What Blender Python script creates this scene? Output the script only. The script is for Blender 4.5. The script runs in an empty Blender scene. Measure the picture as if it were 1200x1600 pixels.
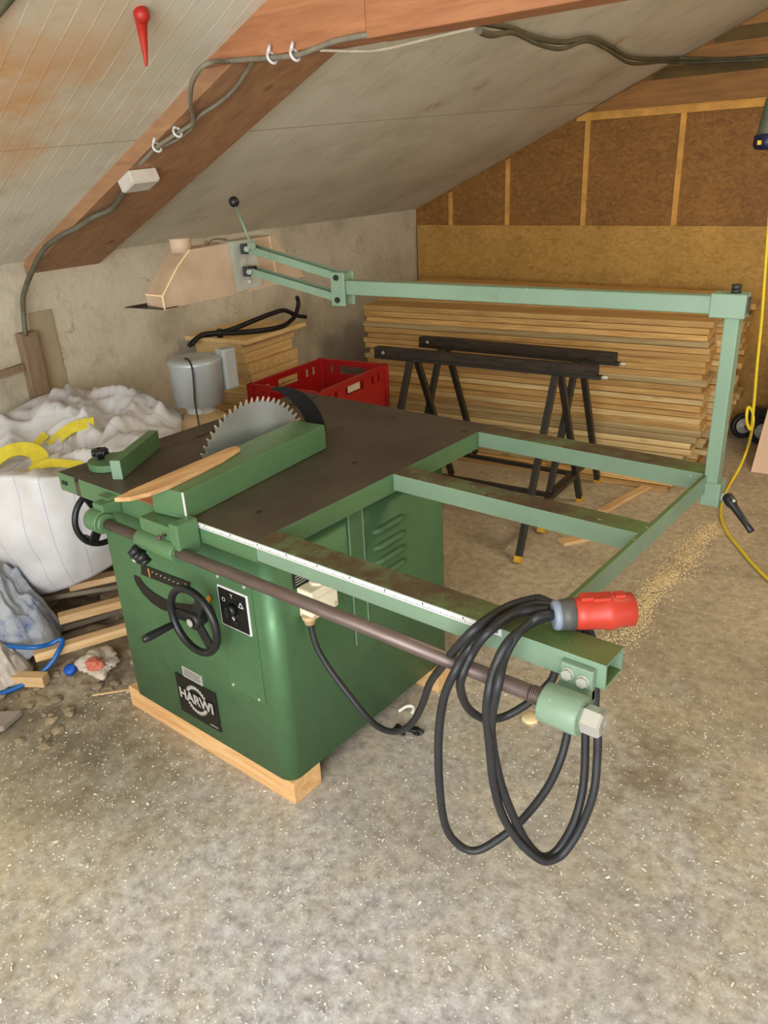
import bpy, bmesh, math, random
from mathutils import Vector, Matrix, noise
random.seed(7)
C = bpy.context.scene.collection
SC = bpy.context.scene

# ------------------------------------------------------------------ materials
def s2l(c):
    return tuple((x/255/12.92 if x/255 <= .04045 else ((x/255+.055)/1.055)**2.4) for x in c)

class NT:
    def __init__(s, name):
        s.m = bpy.data.materials.new(name); s.m.use_nodes = True
        s.t = s.m.node_tree; s.n = s.t.nodes; s.l = s.t.links
        s.b = s.n['Principled BSDF']
        s.tc = s.n.new('ShaderNodeTexCoord')
    def new(s, typ, **kw):
        x = s.n.new(typ)
        for k, v in kw.items(): setattr(x, k, v)
        return x
    def link(s, a, b): s.l.new(a, b)
    def mapped(s, scale=(1,1,1), rot=(0,0,0), rnd=False):
        mp = s.new('ShaderNodeMapping'); mp.inputs['Scale'].default_value = scale; mp.inputs['Rotation'].default_value = rot
        s.link(s.tc.outputs['Object'], mp.inputs['Vector'])
        if rnd:
            oi = s.new('ShaderNodeObjectInfo'); mu = s.new('ShaderNodeMath', operation='MULTIPLY'); mu.inputs[1].default_value = 37.0
            s.link(oi.outputs['Random'], mu.inputs[0]); cb = s.new('ShaderNodeCombineXYZ')
            for i in range(3): s.link(mu.outputs[0], cb.inputs[i])
            s.link(cb.outputs[0], mp.inputs['Location'])
        return mp.outputs['Vector']
    def noise(s, vec, scale, detail=5, rough=.6, dist=0):
        x = s.new('ShaderNodeTexNoise'); x.inputs['Scale'].default_value = scale; x.inputs['Detail'].default_value = detail
        x.inputs['Roughness'].default_value = rough; x.inputs['Distortion'].default_value = dist
        s.link(vec, x.inputs['Vector']); return x.outputs['Fac']
    def ramp(s, fac, stops):
        r = s.new('ShaderNodeValToRGB'); e = r.color_ramp.elements
        while len(e) < len(stops): e.new(.5)
        for i, (p, c) in enumerate(stops):
            e[i].position = p; e[i].color = (*c, 1) if len(c) == 3 else c
        s.link(fac, r.inputs[0]); return r.outputs['Color']
    def mix(s, fac, a, b, blend='MIX'):
        x = s.new('ShaderNodeMix', data_type='RGBA', blend_type=blend)
        for sock, v in ((x.inputs['Factor'], fac), (x.inputs[6], a), (x.inputs[7], b)):
            if hasattr(v, 'links'): s.link(v, sock)
            elif isinstance(v, (int, float)): sock.default_value = v
            else: sock.default_value = (*v, 1)
        return x.outputs[2]
    def base(s, col):
        if hasattr(col, 'links'): s.link(col, s.b.inputs['Base Color'])
        else: s.b.inputs['Base Color'].default_value = (*col, 1)
    def bump(s, fac, strength=.3, dist=.01):
        b = s.new('ShaderNodeBump'); b.inputs['Strength'].default_value = strength; b.inputs['Distance'].default_value = dist
        s.link(fac, b.inputs['Height']); s.link(b.outputs[0], s.b.inputs['Normal'])
    def set(s, **kw):
        for k, v in kw.items(): s.b.inputs[k.replace('_', ' ')].default_value = v

G1 = lambda v: (v, v, v)
def mul(c, f): return tuple(min(1, x*f) for x in c)

def simple(name, rgb, rough=.55, metal=0, var=.12, scale=10, bump=0, stretch=(1,1,1), rnd=False, rvar=0):
    t = NT(name); c = s2l(rgb); v = t.mapped(stretch, rnd=rnd); f = t.noise(v, scale)
    col = t.ramp(f, [(.3, mul(c, 1-var)), (.7, mul(c, 1+var))])
    if rvar:
        oi = t.new('ShaderNodeObjectInfo')
        col = t.mix(1, col, t.ramp(oi.outputs['Random'], [(0, G1(1-rvar)), (1, G1(1))]), 'MULTIPLY')
    t.base(col); t.set(Roughness=rough, Metallic=metal)
    if bump: t.bump(f, bump)
    return t.m

def paint(name, rgb, worn=(205,205,190), wear=.66, rough=.35, dark=(60,55,40)):
    t = NT(name); c = s2l(rgb); v = t.mapped()
    a = t.noise(v, 3.0, 4); col = t.ramp(a, [(.25, mul(c, .86)), (.75, mul(c, 1.12))])
    st = t.noise(v, 14, 8, .7); col = t.mix(t.ramp(st, [(.6, G1(0)), (.8, G1(.45))]), col, s2l(dark))
    ch = t.noise(v, 60, 6, .7); col = t.mix(t.ramp(ch, [(wear, G1(0)), (wear+.04, G1(.8))]), col, s2l(worn))
    t.base(col); t.set(Roughness=rough); t.bump(t.noise(v, 220, 2), .05, .002)
    t.link(t.ramp(st, [(.3, G1(rough*.85)), (.8, G1(rough*1.5))]), t.b.inputs['Roughness'])
    return t.m

def wood(name, c1, c2, stretch=(1.2, 14, 14), scale=3, rough=.7, knots=True, rvar=.35, grey=None):
    t = NT(name); v = t.mapped(stretch, rnd=True)
    f = t.noise(v, scale, 6, .65, .6)
    col = t.ramp(f, [(.3, s2l(c1)), (.7, s2l(c2))])
    if knots:
        k = t.new('ShaderNodeTexVoronoi'); k.inputs['Scale'].default_value = 2.2
        t.link(t.mapped(tuple(1 + (x-1)*.12 for x in stretch), rnd=True), k.inputs['Vector'])
        col = t.mix(t.ramp(k.outputs['Distance'], [(.04, G1(.75)), (.1, G1(0))]), col, mul(s2l(c1), .45))
    oi = t.new('ShaderNodeObjectInfo')
    if grey:
        f2 = t.noise(t.mapped(tuple(x*.3 for x in stretch), rnd=True), 2, 4)
        col = t.mix(t.ramp(f2, [(.5, G1(0)), (.68, G1(.8))]), col, s2l(grey))
    wn = t.new('ShaderNodeTexWhiteNoise'); wn.noise_dimensions = '1D'; t.link(oi.outputs['Random'], wn.inputs['W'])
    col = t.mix(1, col, t.ramp(wn.outputs['Value'], [(0, G1(1-rvar)), (1, G1(1))]), 'MULTIPLY')
    t.base(col); t.set(Roughness=rough); t.bump(f, .25, .004)
    return t.m

M = {}
M['cab'] = paint('machine_green', (84,121,83), wear=.69, rough=.44); M['cab'].node_tree.nodes['Principled BSDF'].inputs['Metallic'].default_value = .4
M['pale'] = paint('pale_green', (120,144,120), wear=.655, rough=.36)
M['fence'] = paint('fence_green', (84,118,80), wear=.70, rough=.34)
# worn dark brown patina of machined steel
t = NT('steel_patina'); v = t.mapped()
f = t.noise(v, 5, 6, .65); col = t.ramp(f, [(.3, s2l((66,56,46))), (.55, s2l((84,74,62))), (.8, s2l((98,88,72)))])
g = t.noise(t.mapped((1,9,1)), 30, 3); t.base(t.mix(.25, col, t.ramp(g, [(.35, s2l((50,42,34))), (.7, s2l((110,100,84)))])))
t.set(Roughness=.48, Metallic=.25); t.bump(g, .06, .001); M['patina'] = t.m
# top of the frame bars: brown patina with green paint left along it
t = NT('bar_top'); v = t.mapped()
f = t.noise(v, 9, 5, .7); col = t.ramp(f, [(.36, s2l((72,56,42))), (.5, s2l((86,72,50))), (.62, s2l((92,106,70)))])
sx = t.new('ShaderNodeSeparateXYZ'); t.link(v, sx.inputs[0]); ad = t.new('ShaderNodeMath', operation='MULTIPLY_ADD'); ad.inputs[1].default_value = .5; t.link(f, ad.inputs[0]); t.link(sx.outputs[0], ad.inputs[2])
col = t.mix(t.ramp(ad.outputs[0], [(0, G1(0)), (1.0, G1(.85))]), col, s2l((98,116,66))) if False else col
mr = t.new('ShaderNodeMapRange'); mr.inputs[1].default_value = 1.22; mr.inputs[2].default_value = 1.42; t.link(ad.outputs[0], mr.inputs[0])
col = t.mix(mr.outputs[0], col, s2l((92,112,64)))
sp = t.noise(v, 60, 4); t.base(t.mix(t.ramp(sp, [(.68, G1(0)), (.72, G1(.8))]), col, s2l((205,195,160)))); t.set(Roughness=.5); M['bartop'] = t.m
M['rod'] = simple('bare_steel_rod', (112,96,90), .42, .55, .2, 12, stretch=(1,6,6))
M['chrome'] = simple('chrome', (200,196,188), .25, .6, .08)
t = NT('blade_steel'); v = t.mapped(); f = t.noise(v, 5, 4)
t.base(t.ramp(f, [(.3, s2l((186,188,190))), (.7, s2l((206,207,208)))])); t.set(Roughness=.34, Metallic=.75, Anisotropic=.8)
tn = t.new('ShaderNodeTangent'); tn.direction_type = 'RADIAL'; tn.axis = 'X'; t.link(tn.outputs[0], t.b.inputs['Tangent']); M['steel'] = t.m
M['zinc'] = simple('zinc_plate', (184,186,172), .4, .35, .08, 6)
M['black'] = simple('black_plastic', (26,26,28), .4, 0, .15)
M['rubber'] = simple('black_rubber', (34,34,36), .5, 0, .2, 25)
M['plate'] = simple('black_plate', (22,21,20), .38, 0, .25, 30)
M['white'] = simple('white_print', (212,208,206), .5, 0, .05)
M['silver_print'] = simple('silver_print', (176,172,164), .5, .2, .1, 40)
M['orange'] = simple('orange_print', (226,150,50), .5)
M['ivory'] = simple('ivory_plastic', (226,216,190), .45, 0, .08, 20)
M['gland'] = simple('tan_gland', (196,166,124), .5)
M['red'] = simple('red_plastic', (186,56,38), .42, 0, .08, 6)
M['red_dark'] = simple('red_plastic_core', (170,34,22), .45)
M['greyplug'] = simple('grey_plastic', (76,76,74), .5)
M['bluegrey'] = simple('blue_grey_plastic', (128,138,154), .5)
M['knife'] = simple('riving_knife_steel', (46,50,56), .4, .6, .12, 8)
M['tooth'] = simple('carbide_tooth', (226,196,164), .35, .6, .15, 60)
M['crate'] = simple('red_crate_plastic', (160,22,22), .42, 0, .12, 5)
M['crate_lbl'] = simple('paper_label', (206,188,160), .7)
M['trestle'] = paint('black_trestle', (40,38,32), worn=(110,96,76), wear=.62, rough=.42)
M['trestle_wood'] = wood('trestle_beam', (20,18,15), (66,50,36), (2.5, 9, 9), 5, rvar=.1, knots=False)
M['yellow'] = simple('yellow_paint', (206,160,40), .5, 0, .25, 40)
M['yhose'] = simple('yellow_hose', (232,204,44), .4, 0, .06)
M['bhose'] = simple('blue_hose', (24,92,162), .35, 0, .1)
M['bluecap'] = simple('blue_plastic', (30,92,190), .4)
M['cable'] = simple('grey_cable', (124,116,98), .6, 0, .25, 20)
M['cable_dk'] = simple('dark_cable', (80,76,56), .6, 0, .3, 14)
M['cable_lt'] = simple('pale_cable', (182,170,146), .6, 0, .1, 20)
M['box'] = simple('dusty_white_box', (206,198,186), .6, 0, .1, 14)
M['navy'] = simple('navy_plastic', (24,30,66), .35, 0, .2)
M['greygreen'] = simple('grey_green_ribbed', (104,110,92), .5, 0, .2)
M['can'] = simple('grey_metal_can', (176,180,180), .38, .3, .06, 3)
M['board'] = wood('lumber', (194,152,88), (244,220,162), (.8, 20, 26), 3, rvar=.42, grey=(160,138,100))
M['board_warm'] = wood('lumber_warm', (182,132,70), (234,192,122), (1.0, 16, 16), 3, rvar=.35)
M['plank'] = wood('planed_wood', (204,162,100), (236,204,146), (1.2, 14, 14), 3, rvar=.14)
M['batten'] = wood('fresh_batten', (200,154,100), (234,198,148), (14, 1.2, 14), 3, rvar=.2, knots=False)
M['beam_floor'] = wood('floor_beam', (206,150,92), (236,196,140), (1.2, 10, 14), 3, rvar=.1)
M['greywood'] = wood('grey_wood', (116,100,82), (168,150,124), (9, 1.2, 9), 3, rvar=.3, knots=False)
M['offcut'] = wood('offcut', (180,132,84), (224,184,132), (12, 1.5, 12), 3, rvar=.02, knots=False)
M['ply'] = simple('pink_plywood', (224,190,158), .7, 0, .06, 3, stretch=(6, 6, 1))
M['rafter'] = wood('rafter_wood', (148,108,76), (182,138,100), (1.5, 10, 10), 2.4, rvar=.02)
M['tie'] = wood('tie_wood', (146,92,58), (186,126,84), (1.2, 4, 12), 2.4, rvar=.02)
M['brownboard'] = wood('brown_board', (112,90,70), (150,124,98), (6, 6, 1.0), 3, rvar=.1, knots=False)
M['greytan'] = simple('grey_tan_panel', (166,150,122), .85, 0, .12, 5)
M['rust'] = simple('red_brown_wood', (176,112,76), .6, 0, .15, 12)
M['brick'] = simple('brick_red', (196,110,86), .8, 0, .2, 14, bump=.4)
M['tan'] = simple('tan_drum', (178,150,112), .65, 0, .12, 5)
M['iron'] = simple('black_iron', (34,30,30), .5, .5, .2, 20)

# translucent things
t = NT('smoky_polycarbonate'); v = t.mapped(); f = t.noise(v, 7, 5)
t.base(t.ramp(f, [(.3, s2l((184,156,128))), (.7, s2l((212,188,162)))])); t.set(Roughness=.32, Transmission_Weight=.2, IOR=1.3, Alpha=.93)
M['hood'] = t.m
t = NT('hood_edges'); t.base(s2l((236,206,160))); t.set(Roughness=.3); M['hood_edge'] = t.m
t = NT('clear_glass'); t.base(s2l((226,222,210))); t.set(Roughness=.08, Transmission_Weight=.45, IOR=1.3); M['glass'] = t.m
t = NT('plastic_film'); v = t.mapped(); f = t.noise(v, 9, 5)
t.base(t.ramp(f, [(.32, s2l((120,136,184))), (.46, s2l((200,204,212))), (.8, s2l((232,230,228)))])); t.set(Roughness=.14, Transmission_Weight=.3, IOR=1.15, Alpha=.78)
t.bump(t.noise(v, 14, 6, .7, 2), .8, .02); M['film'] = t.m

# white woven bag with thin blue threads every 14 cm
t = NT('woven_bag'); v = t.mapped(); f = t.noise(v, 6, 5)
col = t.ramp(f, [(.3, s2l((198,194,192))), (.7, s2l((216,214,214)))])
uv = t.new('ShaderNodeUVMap'); sp = t.new('ShaderNodeSeparateXYZ'); t.link(uv.outputs[0], sp.inputs[0])
fr = t.new('ShaderNodeMath', operation='FRACT'); t.link(sp.outputs['X'], fr.inputs[0])
col = t.mix(t.ramp(fr.outputs[0], [(.0, G1(0)), (.485, G1(0)), (.49, G1(.7)), (.51, G1(.7)), (.515, G1(0))]), col, s2l((120,140,196)))
t.base(col); t.set(Roughness=.42); t.bump(t.noise(v, 260, 2), .12, .002); M['bag'] = t.m

# concrete wall
t = NT('plaster_wall'); v = t.mapped()
a = t.noise(v, 1.6, 7, .65); b = t.noise(v, 9, 8, .7)
col = t.ramp(a, [(.28, s2l((158,146,124))), (.5, s2l((204,194,172))), (.72, s2l((220,212,194)))])
col = t.mix(t.ramp(b, [(.55, G1(0)), (.75, G1(.35))]), col, s2l((120,106,84)))
w = t.new('ShaderNodeTexVoronoi', feature='DISTANCE_TO_EDGE'); w.inputs['Scale'].default_value = 1.7
n2 = t.new('ShaderNodeTexNoise'); n2.inputs['Scale'].default_value = 4; n2.inputs['Detail'].default_value = 6; t.link(v, n2.inputs['Vector'])
va = t.new('ShaderNodeVectorMath', operation='MULTIPLY_ADD'); va.inputs[1].default_value = (.5,.5,.5)
t.link(n2.outputs['Color'], va.inputs[0]); t.link(v, va.inputs[2]); t.link(va.outputs[0], w.inputs['Vector'])
crk = t.ramp(w.outputs['Distance'], [(.0, G1(.5)), (.008, G1(0))])
mk = t.ramp(t.noise(v, 3.1, 2), [(.52, G1(0)), (.6, G1(1))])
col = t.mix(t.mix(1, crk, mk, 'MULTIPLY'), col, s2l((86,72,54)))
t.base(col); t.set(Roughness=.9); t.bump(b, .5, .02); M['plaster'] = t.m

# OSB
def osb(name, cols):
    t = NT(name); v = t.mapped((1, 1, 1.8))
    a = t.noise(v, 16, 8, .75, 1.6); col = t.ramp(a, [(.34, s2l(cols[0])), (.5, s2l(cols[1])), (.68, s2l(cols[2]))])
    b = t.ramp(t.noise(t.mapped(), 2.2, 8, .7), [(.3, G1(.72)), (.7, G1(1.0))])
    t.base(t.mix(1, col, b, 'MULTIPLY')); t.set(Roughness=.62); t.bump(a, .12, .003)
    return t.m
M['osb'] = osb('osb_dark', [(118,80,34), (150,104,46), (176,128,62)])
M['osb_l'] = osb('osb_light', [(170,124,56), (200,154,76), (214,172,94)])
M['osb_seam'] = simple('osb_seam_foam', (212,158,78), .7, 0, .22, 9)
M['osb_board'] = simple('gable_board', (150,108,60), .7, 0, .25, 4, stretch=(1,1,8))
M['osb_dk'] = simple('gable_dark', (96,76,38), .75, 0, .3, 6)

# ceiling: dusty ribbed panels, ribs run up the slope
t = NT('ceiling_panel'); v = t.mapped(); sx = t.new('ShaderNodeSeparateXYZ'); t.link(v, sx.inputs[0])
ml = t.new('ShaderNodeMath', operation='MULTIPLY_ADD'); ml.inputs[1].default_value = .1405; t.link(sx.outputs[0], ml.inputs[0]); t.link(sx.outputs[1], ml.inputs[2])
fq = t.new('ShaderNodeMath', operation='MULTIPLY'); fq.inputs[1].default_value = 16.0; t.link(ml.outputs[0], fq.inputs[0])
fr = t.new('ShaderNodeMath', operation='FRACT'); t.link(fq.outputs[0], fr.inputs[0])
rib = t.ramp(fr.outputs[0], [(.0, G1(0)), (.44, G1(0)), (.48, G1(1)), (.53, G1(1)), (.57, G1(0))])
a = t.noise(v, 1.3, 7, .65); b = t.noise(t.mapped((3, 22, 3), (0,0,-.14)), 1.6, 6, .7)
col = t.ramp(a, [(.3, s2l((200,196,174))), (.55, s2l((221,217,198))), (.75, s2l((228,225,209)))])
col = t.mix(t.ramp(t.noise(v, 3.5, 8, .75), [(.5, G1(0)), (.72, G1(.4))]), col, s2l((160,144,116)))
col = t.mix(t.ramp(b, [(.55, G1(0)), (.78, G1(.25))]), col, s2l((150,132,104)))
col = t.mix(t.mix(1, rib, t.ramp(t.noise(v, 5, 4), [(.45, G1(.0)), (.62, G1(.6))]), 'MULTIPLY'), col, s2l((244,240,226)))
sx2 = t.new('ShaderNodeMath', operation='ADD'); sx2.inputs[1].default_value = 1.13; t.link(sx.outputs[0], sx2.inputs[0]); sx3 = t.new('ShaderNodeMath', operation='ABSOLUTE'); t.link(sx2.outputs[0], sx3.inputs[0])
col = t.mix(t.ramp(sx3.outputs[0], [(.0, G1(.55)), (.006, G1(0))]), col, s2l((110,92,68)))
# rust-coloured water stain on the panels left of the rafter
vm = t.new('ShaderNodeVectorMath', operation='DISTANCE'); vm.inputs[1].default_value = (-.95,-.12,1.95); t.link(v, vm.inputs[0])
st = t.mix(1, t.ramp(vm.outputs['Value'], [(.2, G1(1)), (.75, G1(0))]), t.ramp(t.noise(v, 4, 6, .7), [(.32, G1(.15)), (.6, G1(.95))]), 'MULTIPLY')
col = t.mix(st, col, s2l((208,146,76)))
for p, r in (((-1.03,2.24,2.01), .06), ((-.87,2.4,2.09), .05), ((-.52,3.1,2.25), .10)):
    vm = t.new('ShaderNodeVectorMath', operation='DISTANCE'); vm.inputs[1].default_value = p; t.link(v, vm.inputs[0])
    col = t.mix(t.mix(1, t.ramp(vm.outputs['Value'], [(r*.3, G1(.8)), (r, G1(0))]), t.ramp(t.noise(v, 22, 3), [(.4, G1(0)), (.55, G1(1))]), 'MULTIPLY'), col, s2l((176,138,50)))
t.base(col); t.set(Roughness=.85); t.bump(rib, .18, .005); M['ceil'] = t.m

# floor: rough concrete with sawdust, chips and dirt
t = NT('dusty_concrete'); v = t.mapped()
a = t.noise(v, 1.1, 8, .65); b = t.noise(v, 26, 8, .75); c = t.noise(v, 4.5, 7, .7)
col = t.ramp(b, [(.3, s2l((126,121,117))), (.48, s2l((180,176,175))), (.7, s2l((224,222,222)))])
sxyz = t.new('ShaderNodeSeparateXYZ'); t.link(v, sxyz.inputs[0])
gy = t.new('ShaderNodeMapRange'); gy.inputs[1].default_value = -.6; gy.inputs[2].default_value = 1.6; t.link(sxyz.outputs[1], gy.inputs[0])
gx = t.new('ShaderNodeMapRange'); gx.inputs[1].default_value = .5; gx.inputs[2].default_value = -.9; t.link(sxyz.outputs[0], gx.inputs[0])
mxx = t.new('ShaderNodeMath', operation='MAXIMUM'); t.link(gy.outputs[0], mxx.inputs[0]); t.link(gx.outputs[0], mxx.inputs[1])
sm = t.new('ShaderNodeMath', operation='MULTIPLY_ADD'); sm.inputs[1].default_value = .6; t.link(mxx.outputs[0], sm.inputs[0]); t.link(c, sm.inputs[2])
col = t.mix(t.ramp(sm.outputs[0], [(.55, G1(0)), (1.1, G1(.75))]), col, t.ramp(b, [(.3, s2l((158,138,106))), (.7, s2l((210,192,152)))]))
col = t.mix(t.ramp(a, [(.36, G1(.6)), (.5, G1(0))]), col, s2l((136,124,106)))
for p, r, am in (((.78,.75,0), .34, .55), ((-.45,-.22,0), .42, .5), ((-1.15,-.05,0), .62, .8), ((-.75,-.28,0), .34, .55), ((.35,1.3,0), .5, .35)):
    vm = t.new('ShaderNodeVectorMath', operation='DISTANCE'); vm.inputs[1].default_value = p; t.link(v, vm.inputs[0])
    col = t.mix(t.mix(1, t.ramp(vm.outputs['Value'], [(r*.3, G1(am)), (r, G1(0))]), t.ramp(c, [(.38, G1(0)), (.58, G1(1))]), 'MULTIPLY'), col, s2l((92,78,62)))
vo = t.new('ShaderNodeTexVoronoi'); vo.inputs['Scale'].default_value = 95; t.link(t.mapped((1,.6,1), (0,0,.6)), vo.inputs['Vector'])
sp = t.mix(1, t.ramp(vo.outputs['Distance'], [(.16, G1(1)), (.24, G1(0))]), t.ramp(t.noise(v, 11, 4), [(.46, G1(0)), (.6, G1(.75))]), 'MULTIPLY')
col = t.mix(sp, col, s2l((236,230,220)))
t.base(col); t.set(Roughness=.85); t.bump(b, .35, .006); M['floor'] = t.m
M['chips'] = simple('wood_chips', (232,226,214), .8, 0, .2, 30)
M['sawdust'] = simple('sawdust', (236,214,166), .95, 0, .15, 40, bump=.5)
M['dirt'] = simple('dirt', (150,132,106), .95, 0, .3, 12, bump=.8)

# ------------------------------------------------------------------ mesh builder
class MB:
    def __init__(s): s.bm = bmesh.new(); s.top = None
    def add(s, verts, faces, mi=0, smooth=False):
        vs = [s.bm.verts.new(v) for v in verts]
        for f in faces:
            try:
                fc = s.bm.faces.new([vs[i] for i in f]); fc.material_index = mi; fc.smooth = smooth
            except ValueError: pass
        return s
    def hexa(s, p, mi=0, bev=0):
        """p: 4 bottom corners (ccw from above) then 4 top corners"""
        b = bmesh.new(); vs = [b.verts.new(q) for q in p]
        for f in ((3,2,1,0),(4,5,6,7),(0,1,5,4),(1,2,6,5),(2,3,7,6),(3,0,4,7)): b.faces.new([vs[i] for i in f])
        return s._take(b, mi, bev)
    def _take(s, b, mi, bev, seg=2):
        if bev: bmesh.ops.bevel(b, geom=list(b.edges), offset=bev, segments=seg, affect='EDGES', profile=.5, clamp_overlap=True)
        bmesh.ops.recalc_face_normals(b, faces=list(b.faces))
        off = len(s.bm.verts); mp = {}
        for v in b.verts: mp[v] = s.bm.verts.new(v.co)
        for f in b.faces:
            fc = s.bm.faces.new([mp[v] for v in f.verts]); fc.material_index = mi; fc.smooth = bool(bev and seg > 2)
        b.free(); return s
    def box(s, x0, x1, y0, y1, z0, z1, bev=0, mi=0):
        return s.hexa([(x0,y0,z0),(x1,y0,z0),(x1,y1,z0),(x0,y1,z0),(x0,y0,z1),(x1,y0,z1),(x1,y1,z1),(x0,y1,z1)], mi, bev)
    def obox(s, c, u, v, w, hu, hv, hw, bev=0, mi=0):
        c, u, v, w = Vector(c), Vector(u).normalized(), Vector(v).normalized(), Vector(w).normalized()
        P = lambda a,b,d: c+u*a*hu+v*b*hv+w*d*hw
        return s.hexa([P(-1,-1,-1),P(1,-1,-1),P(1,1,-1),P(-1,1,-1),P(-1,-1,1),P(1,-1,1),P(1,1,1),P(-1,1,1)], mi, bev)
    def bar(s, a, b, wid, hei, up=(0,0,1), bev=0, mi=0):
        a, b = Vector(a), Vector(b); d = (b-a).normalized(); sd = d.cross(Vector(up)).normalized(); u2 = sd.cross(d)
        return s.obox((a+b)/2, d, sd, u2, (b-a).length/2, wid/2, hei/2, bev, mi)
    def cyl(s, a, b, r, r2=None, n=24, mi=0, caps=True, bev=0):
        a, b = Vector(a), Vector(b); r2 = r if r2 is None else r2
        d = (b-a).normalized(); x = d.orthogonal().normalized(); y = d.cross(x)
        L = (b-a).length
        prof = [(0, r), (L, r2)]
        if bev: prof = [(0, r-bev), (bev*.3, r-bev*.3), (bev, r), (L-bev, r2), (L-bev*.3, r2-bev*.3), (L, r2-bev)]
        return s.lathe(a, d, prof, n, mi, caps)
    def lathe(s, a, d, prof, n=24, mi=0, caps=True, smooth=True):
        a, d = Vector(a), Vector(d).normalized(); x = d.orthogonal().normalized(); y = d.cross(x)
        rings = []
        for (h, r) in prof:
            rings.append([s.bm.verts.new(a+d*h+(x*math.cos(k*2*math.pi/n)+y*math.sin(k*2*math.pi/n))*r) for k in range(n)])
        for i in range(len(rings)-1):
            for k in range(n):
                f = s.bm.faces.new([rings[i][k], rings[i][(k+1)%n], rings[i+1][(k+1)%n], rings[i+1][k]]); f.material_index = mi; f.smooth = smooth
        if caps:
            f = s.bm.faces.new(list(reversed(rings[0]))); f.material_index = mi
            f = s.bm.faces.new(rings[-1]); f.material_index = mi
        return s
    def tube(s, pts, r, n=10, mi=0, sub=5, rect=None):
        P = [Vector(p) for p in pts]
        if sub > 1: P = spline(P, sub)
        T = [(P[min(i+1, len(P)-1)]-P[max(i-1, 0)]).normalized() for i in range(len(P))]
        x = T[0].orthogonal().normalized(); rings = []
        for i, p in enumerate(P):
            x = (x-T[i]*x.dot(T[i])); x = x.normalized() if x.length > 1e-6 else T[i].orthogonal().normalized()
            y = T[i].cross(x); rr = r(i/(len(P)-1)) if callable(r) else r
            rings.append([s.bm.verts.new(p+(x*math.cos(k*2*math.pi/n)+y*math.sin(k*2*math.pi/n))*rr) for k in range(n)])
        for i in range(len(rings)-1):
            for k in range(n):
                f = s.bm.faces.new([rings[i][k], rings[i][(k+1)%n], rings[i+1][(k+1)%n], rings[i+1][k]]); f.material_index = mi; f.smooth = True
        s.bm.faces.new(list(reversed(rings[0]))).material_index = mi; s.bm.faces.new(rings[-1]).material_index = mi
        return s
    def torus(s, c, axis, R, r, n=40, m=12, mi=0):
        c, d = Vector(c), Vector(axis).normalized(); x = d.orthogonal().normalized(); y = d.cross(x); rings = []
        for i in range(n):
            a = i*2*math.pi/n; e = x*math.cos(a)+y*math.sin(a)
            rings.append([s.bm.verts.new(c+e*(R+r*math.cos(k*2*math.pi/m))+d*r*math.sin(k*2*math.pi/m)) for k in range(m)])
        for i in range(n):
            for k in range(m):
                f = s.bm.faces.new([rings[i][k], rings[(i+1)%n][k], rings[(i+1)%n][(k+1)%m], rings[i][(k+1)%m]]); f.smooth = True; f.material_index = mi
        return s
    def sphere(s, c, r, n=20, mi=0):
        b = bmesh.new(); bmesh.ops.create_uvsphere(b, u_segments=n, v_segments=n//2+2, radius=r)
        for v in b.verts: v.co += Vector(c)
        off = {v: s.bm.verts.new(v.co) for v in b.verts}
        for f in b.faces: fc = s.bm.faces.new([off[v] for v in f.verts]); fc.smooth = True; fc.material_index = mi
        b.free(); return s
    def prism(s, poly, ext, mi=0, bev=0):
        """poly: list of 3D points (planar), ext: extrusion vector"""
        b = bmesh.new(); e = Vector(ext); n = len(poly)
        A = [b.verts.new(p) for p in poly]; B = [b.verts.new(Vector(p)+e) for p in poly]
        b.faces.new(A); b.faces.new(list(reversed(B)))
        for i in range(n): b.faces.new([A[i], B[i], B[(i+1)%n], A[(i+1)%n]])
        return s._take(b, mi, bev)
    def topmat(s, mi=1, lim=.9):
        s.bm.normal_update()
        for f in s.bm.faces:
            if f.normal.z > lim: f.material_index = mi
        return s

def spline(P, sub):
    out = []; n = len(P)
    for i in range(n-1):
        p0, p1, p2, p3 = P[max(i-1,0)], P[i], P[i+1], P[min(i+2,n-1)]
        for k in range(sub):
            t = k/sub
            out.append(.5*((2*p1)+(p2-p0)*t+(2*p0-5*p1+4*p2-p3)*t*t+(3*p1-p0-3*p2+p3)*t**3))
    out.append(P[-1].copy()); return out

def root_of(o):
    while o.parent: o = o.parent
    return o
def obj(name, mb, mats, parent=None, origin=None, label=None):
    me = bpy.data.meshes.new(name)
    o = bpy.data.objects.new(name, me); C.objects.link(o)
    org = Vector(origin) if origin is not None else (root_of(parent).location.copy() if parent else Vector((0,0,0)))
    if parent and origin is not None: o.location = org-root_of(parent).location
    for v in mb.bm.verts: v.co -= org
    bmesh.ops.recalc_face_normals(mb.bm, faces=list(mb.bm.faces)) if not getattr(mb, 'keep', False) else None
    mb.bm.to_mesh(me); mb.bm.free()
    for m in (mats if isinstance(mats, (list, tuple)) else [mats]): me.materials.append(M[m] if isinstance(m, str) else m)
    if parent: o.parent = parent
    elif origin is not None: o.location = org
    if label: o['label'] = label
    return o
def tag(o, label, cat, group=None, kind=None):
    o['label'] = label; o['category'] = cat
    if group: o['group'] = group
    if kind: o['kind'] = kind
    return o
def thing(name, loc, label, cat, group=None):
    o = bpy.data.objects.new(name, None); C.objects.link(o); o.location = loc; o.empty_display_size = .1
    return tag(o, label, cat, group)
def struct(name, mb, mats):
    o = obj(name, mb, mats); o['kind'] = 'structure'; return o
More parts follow.
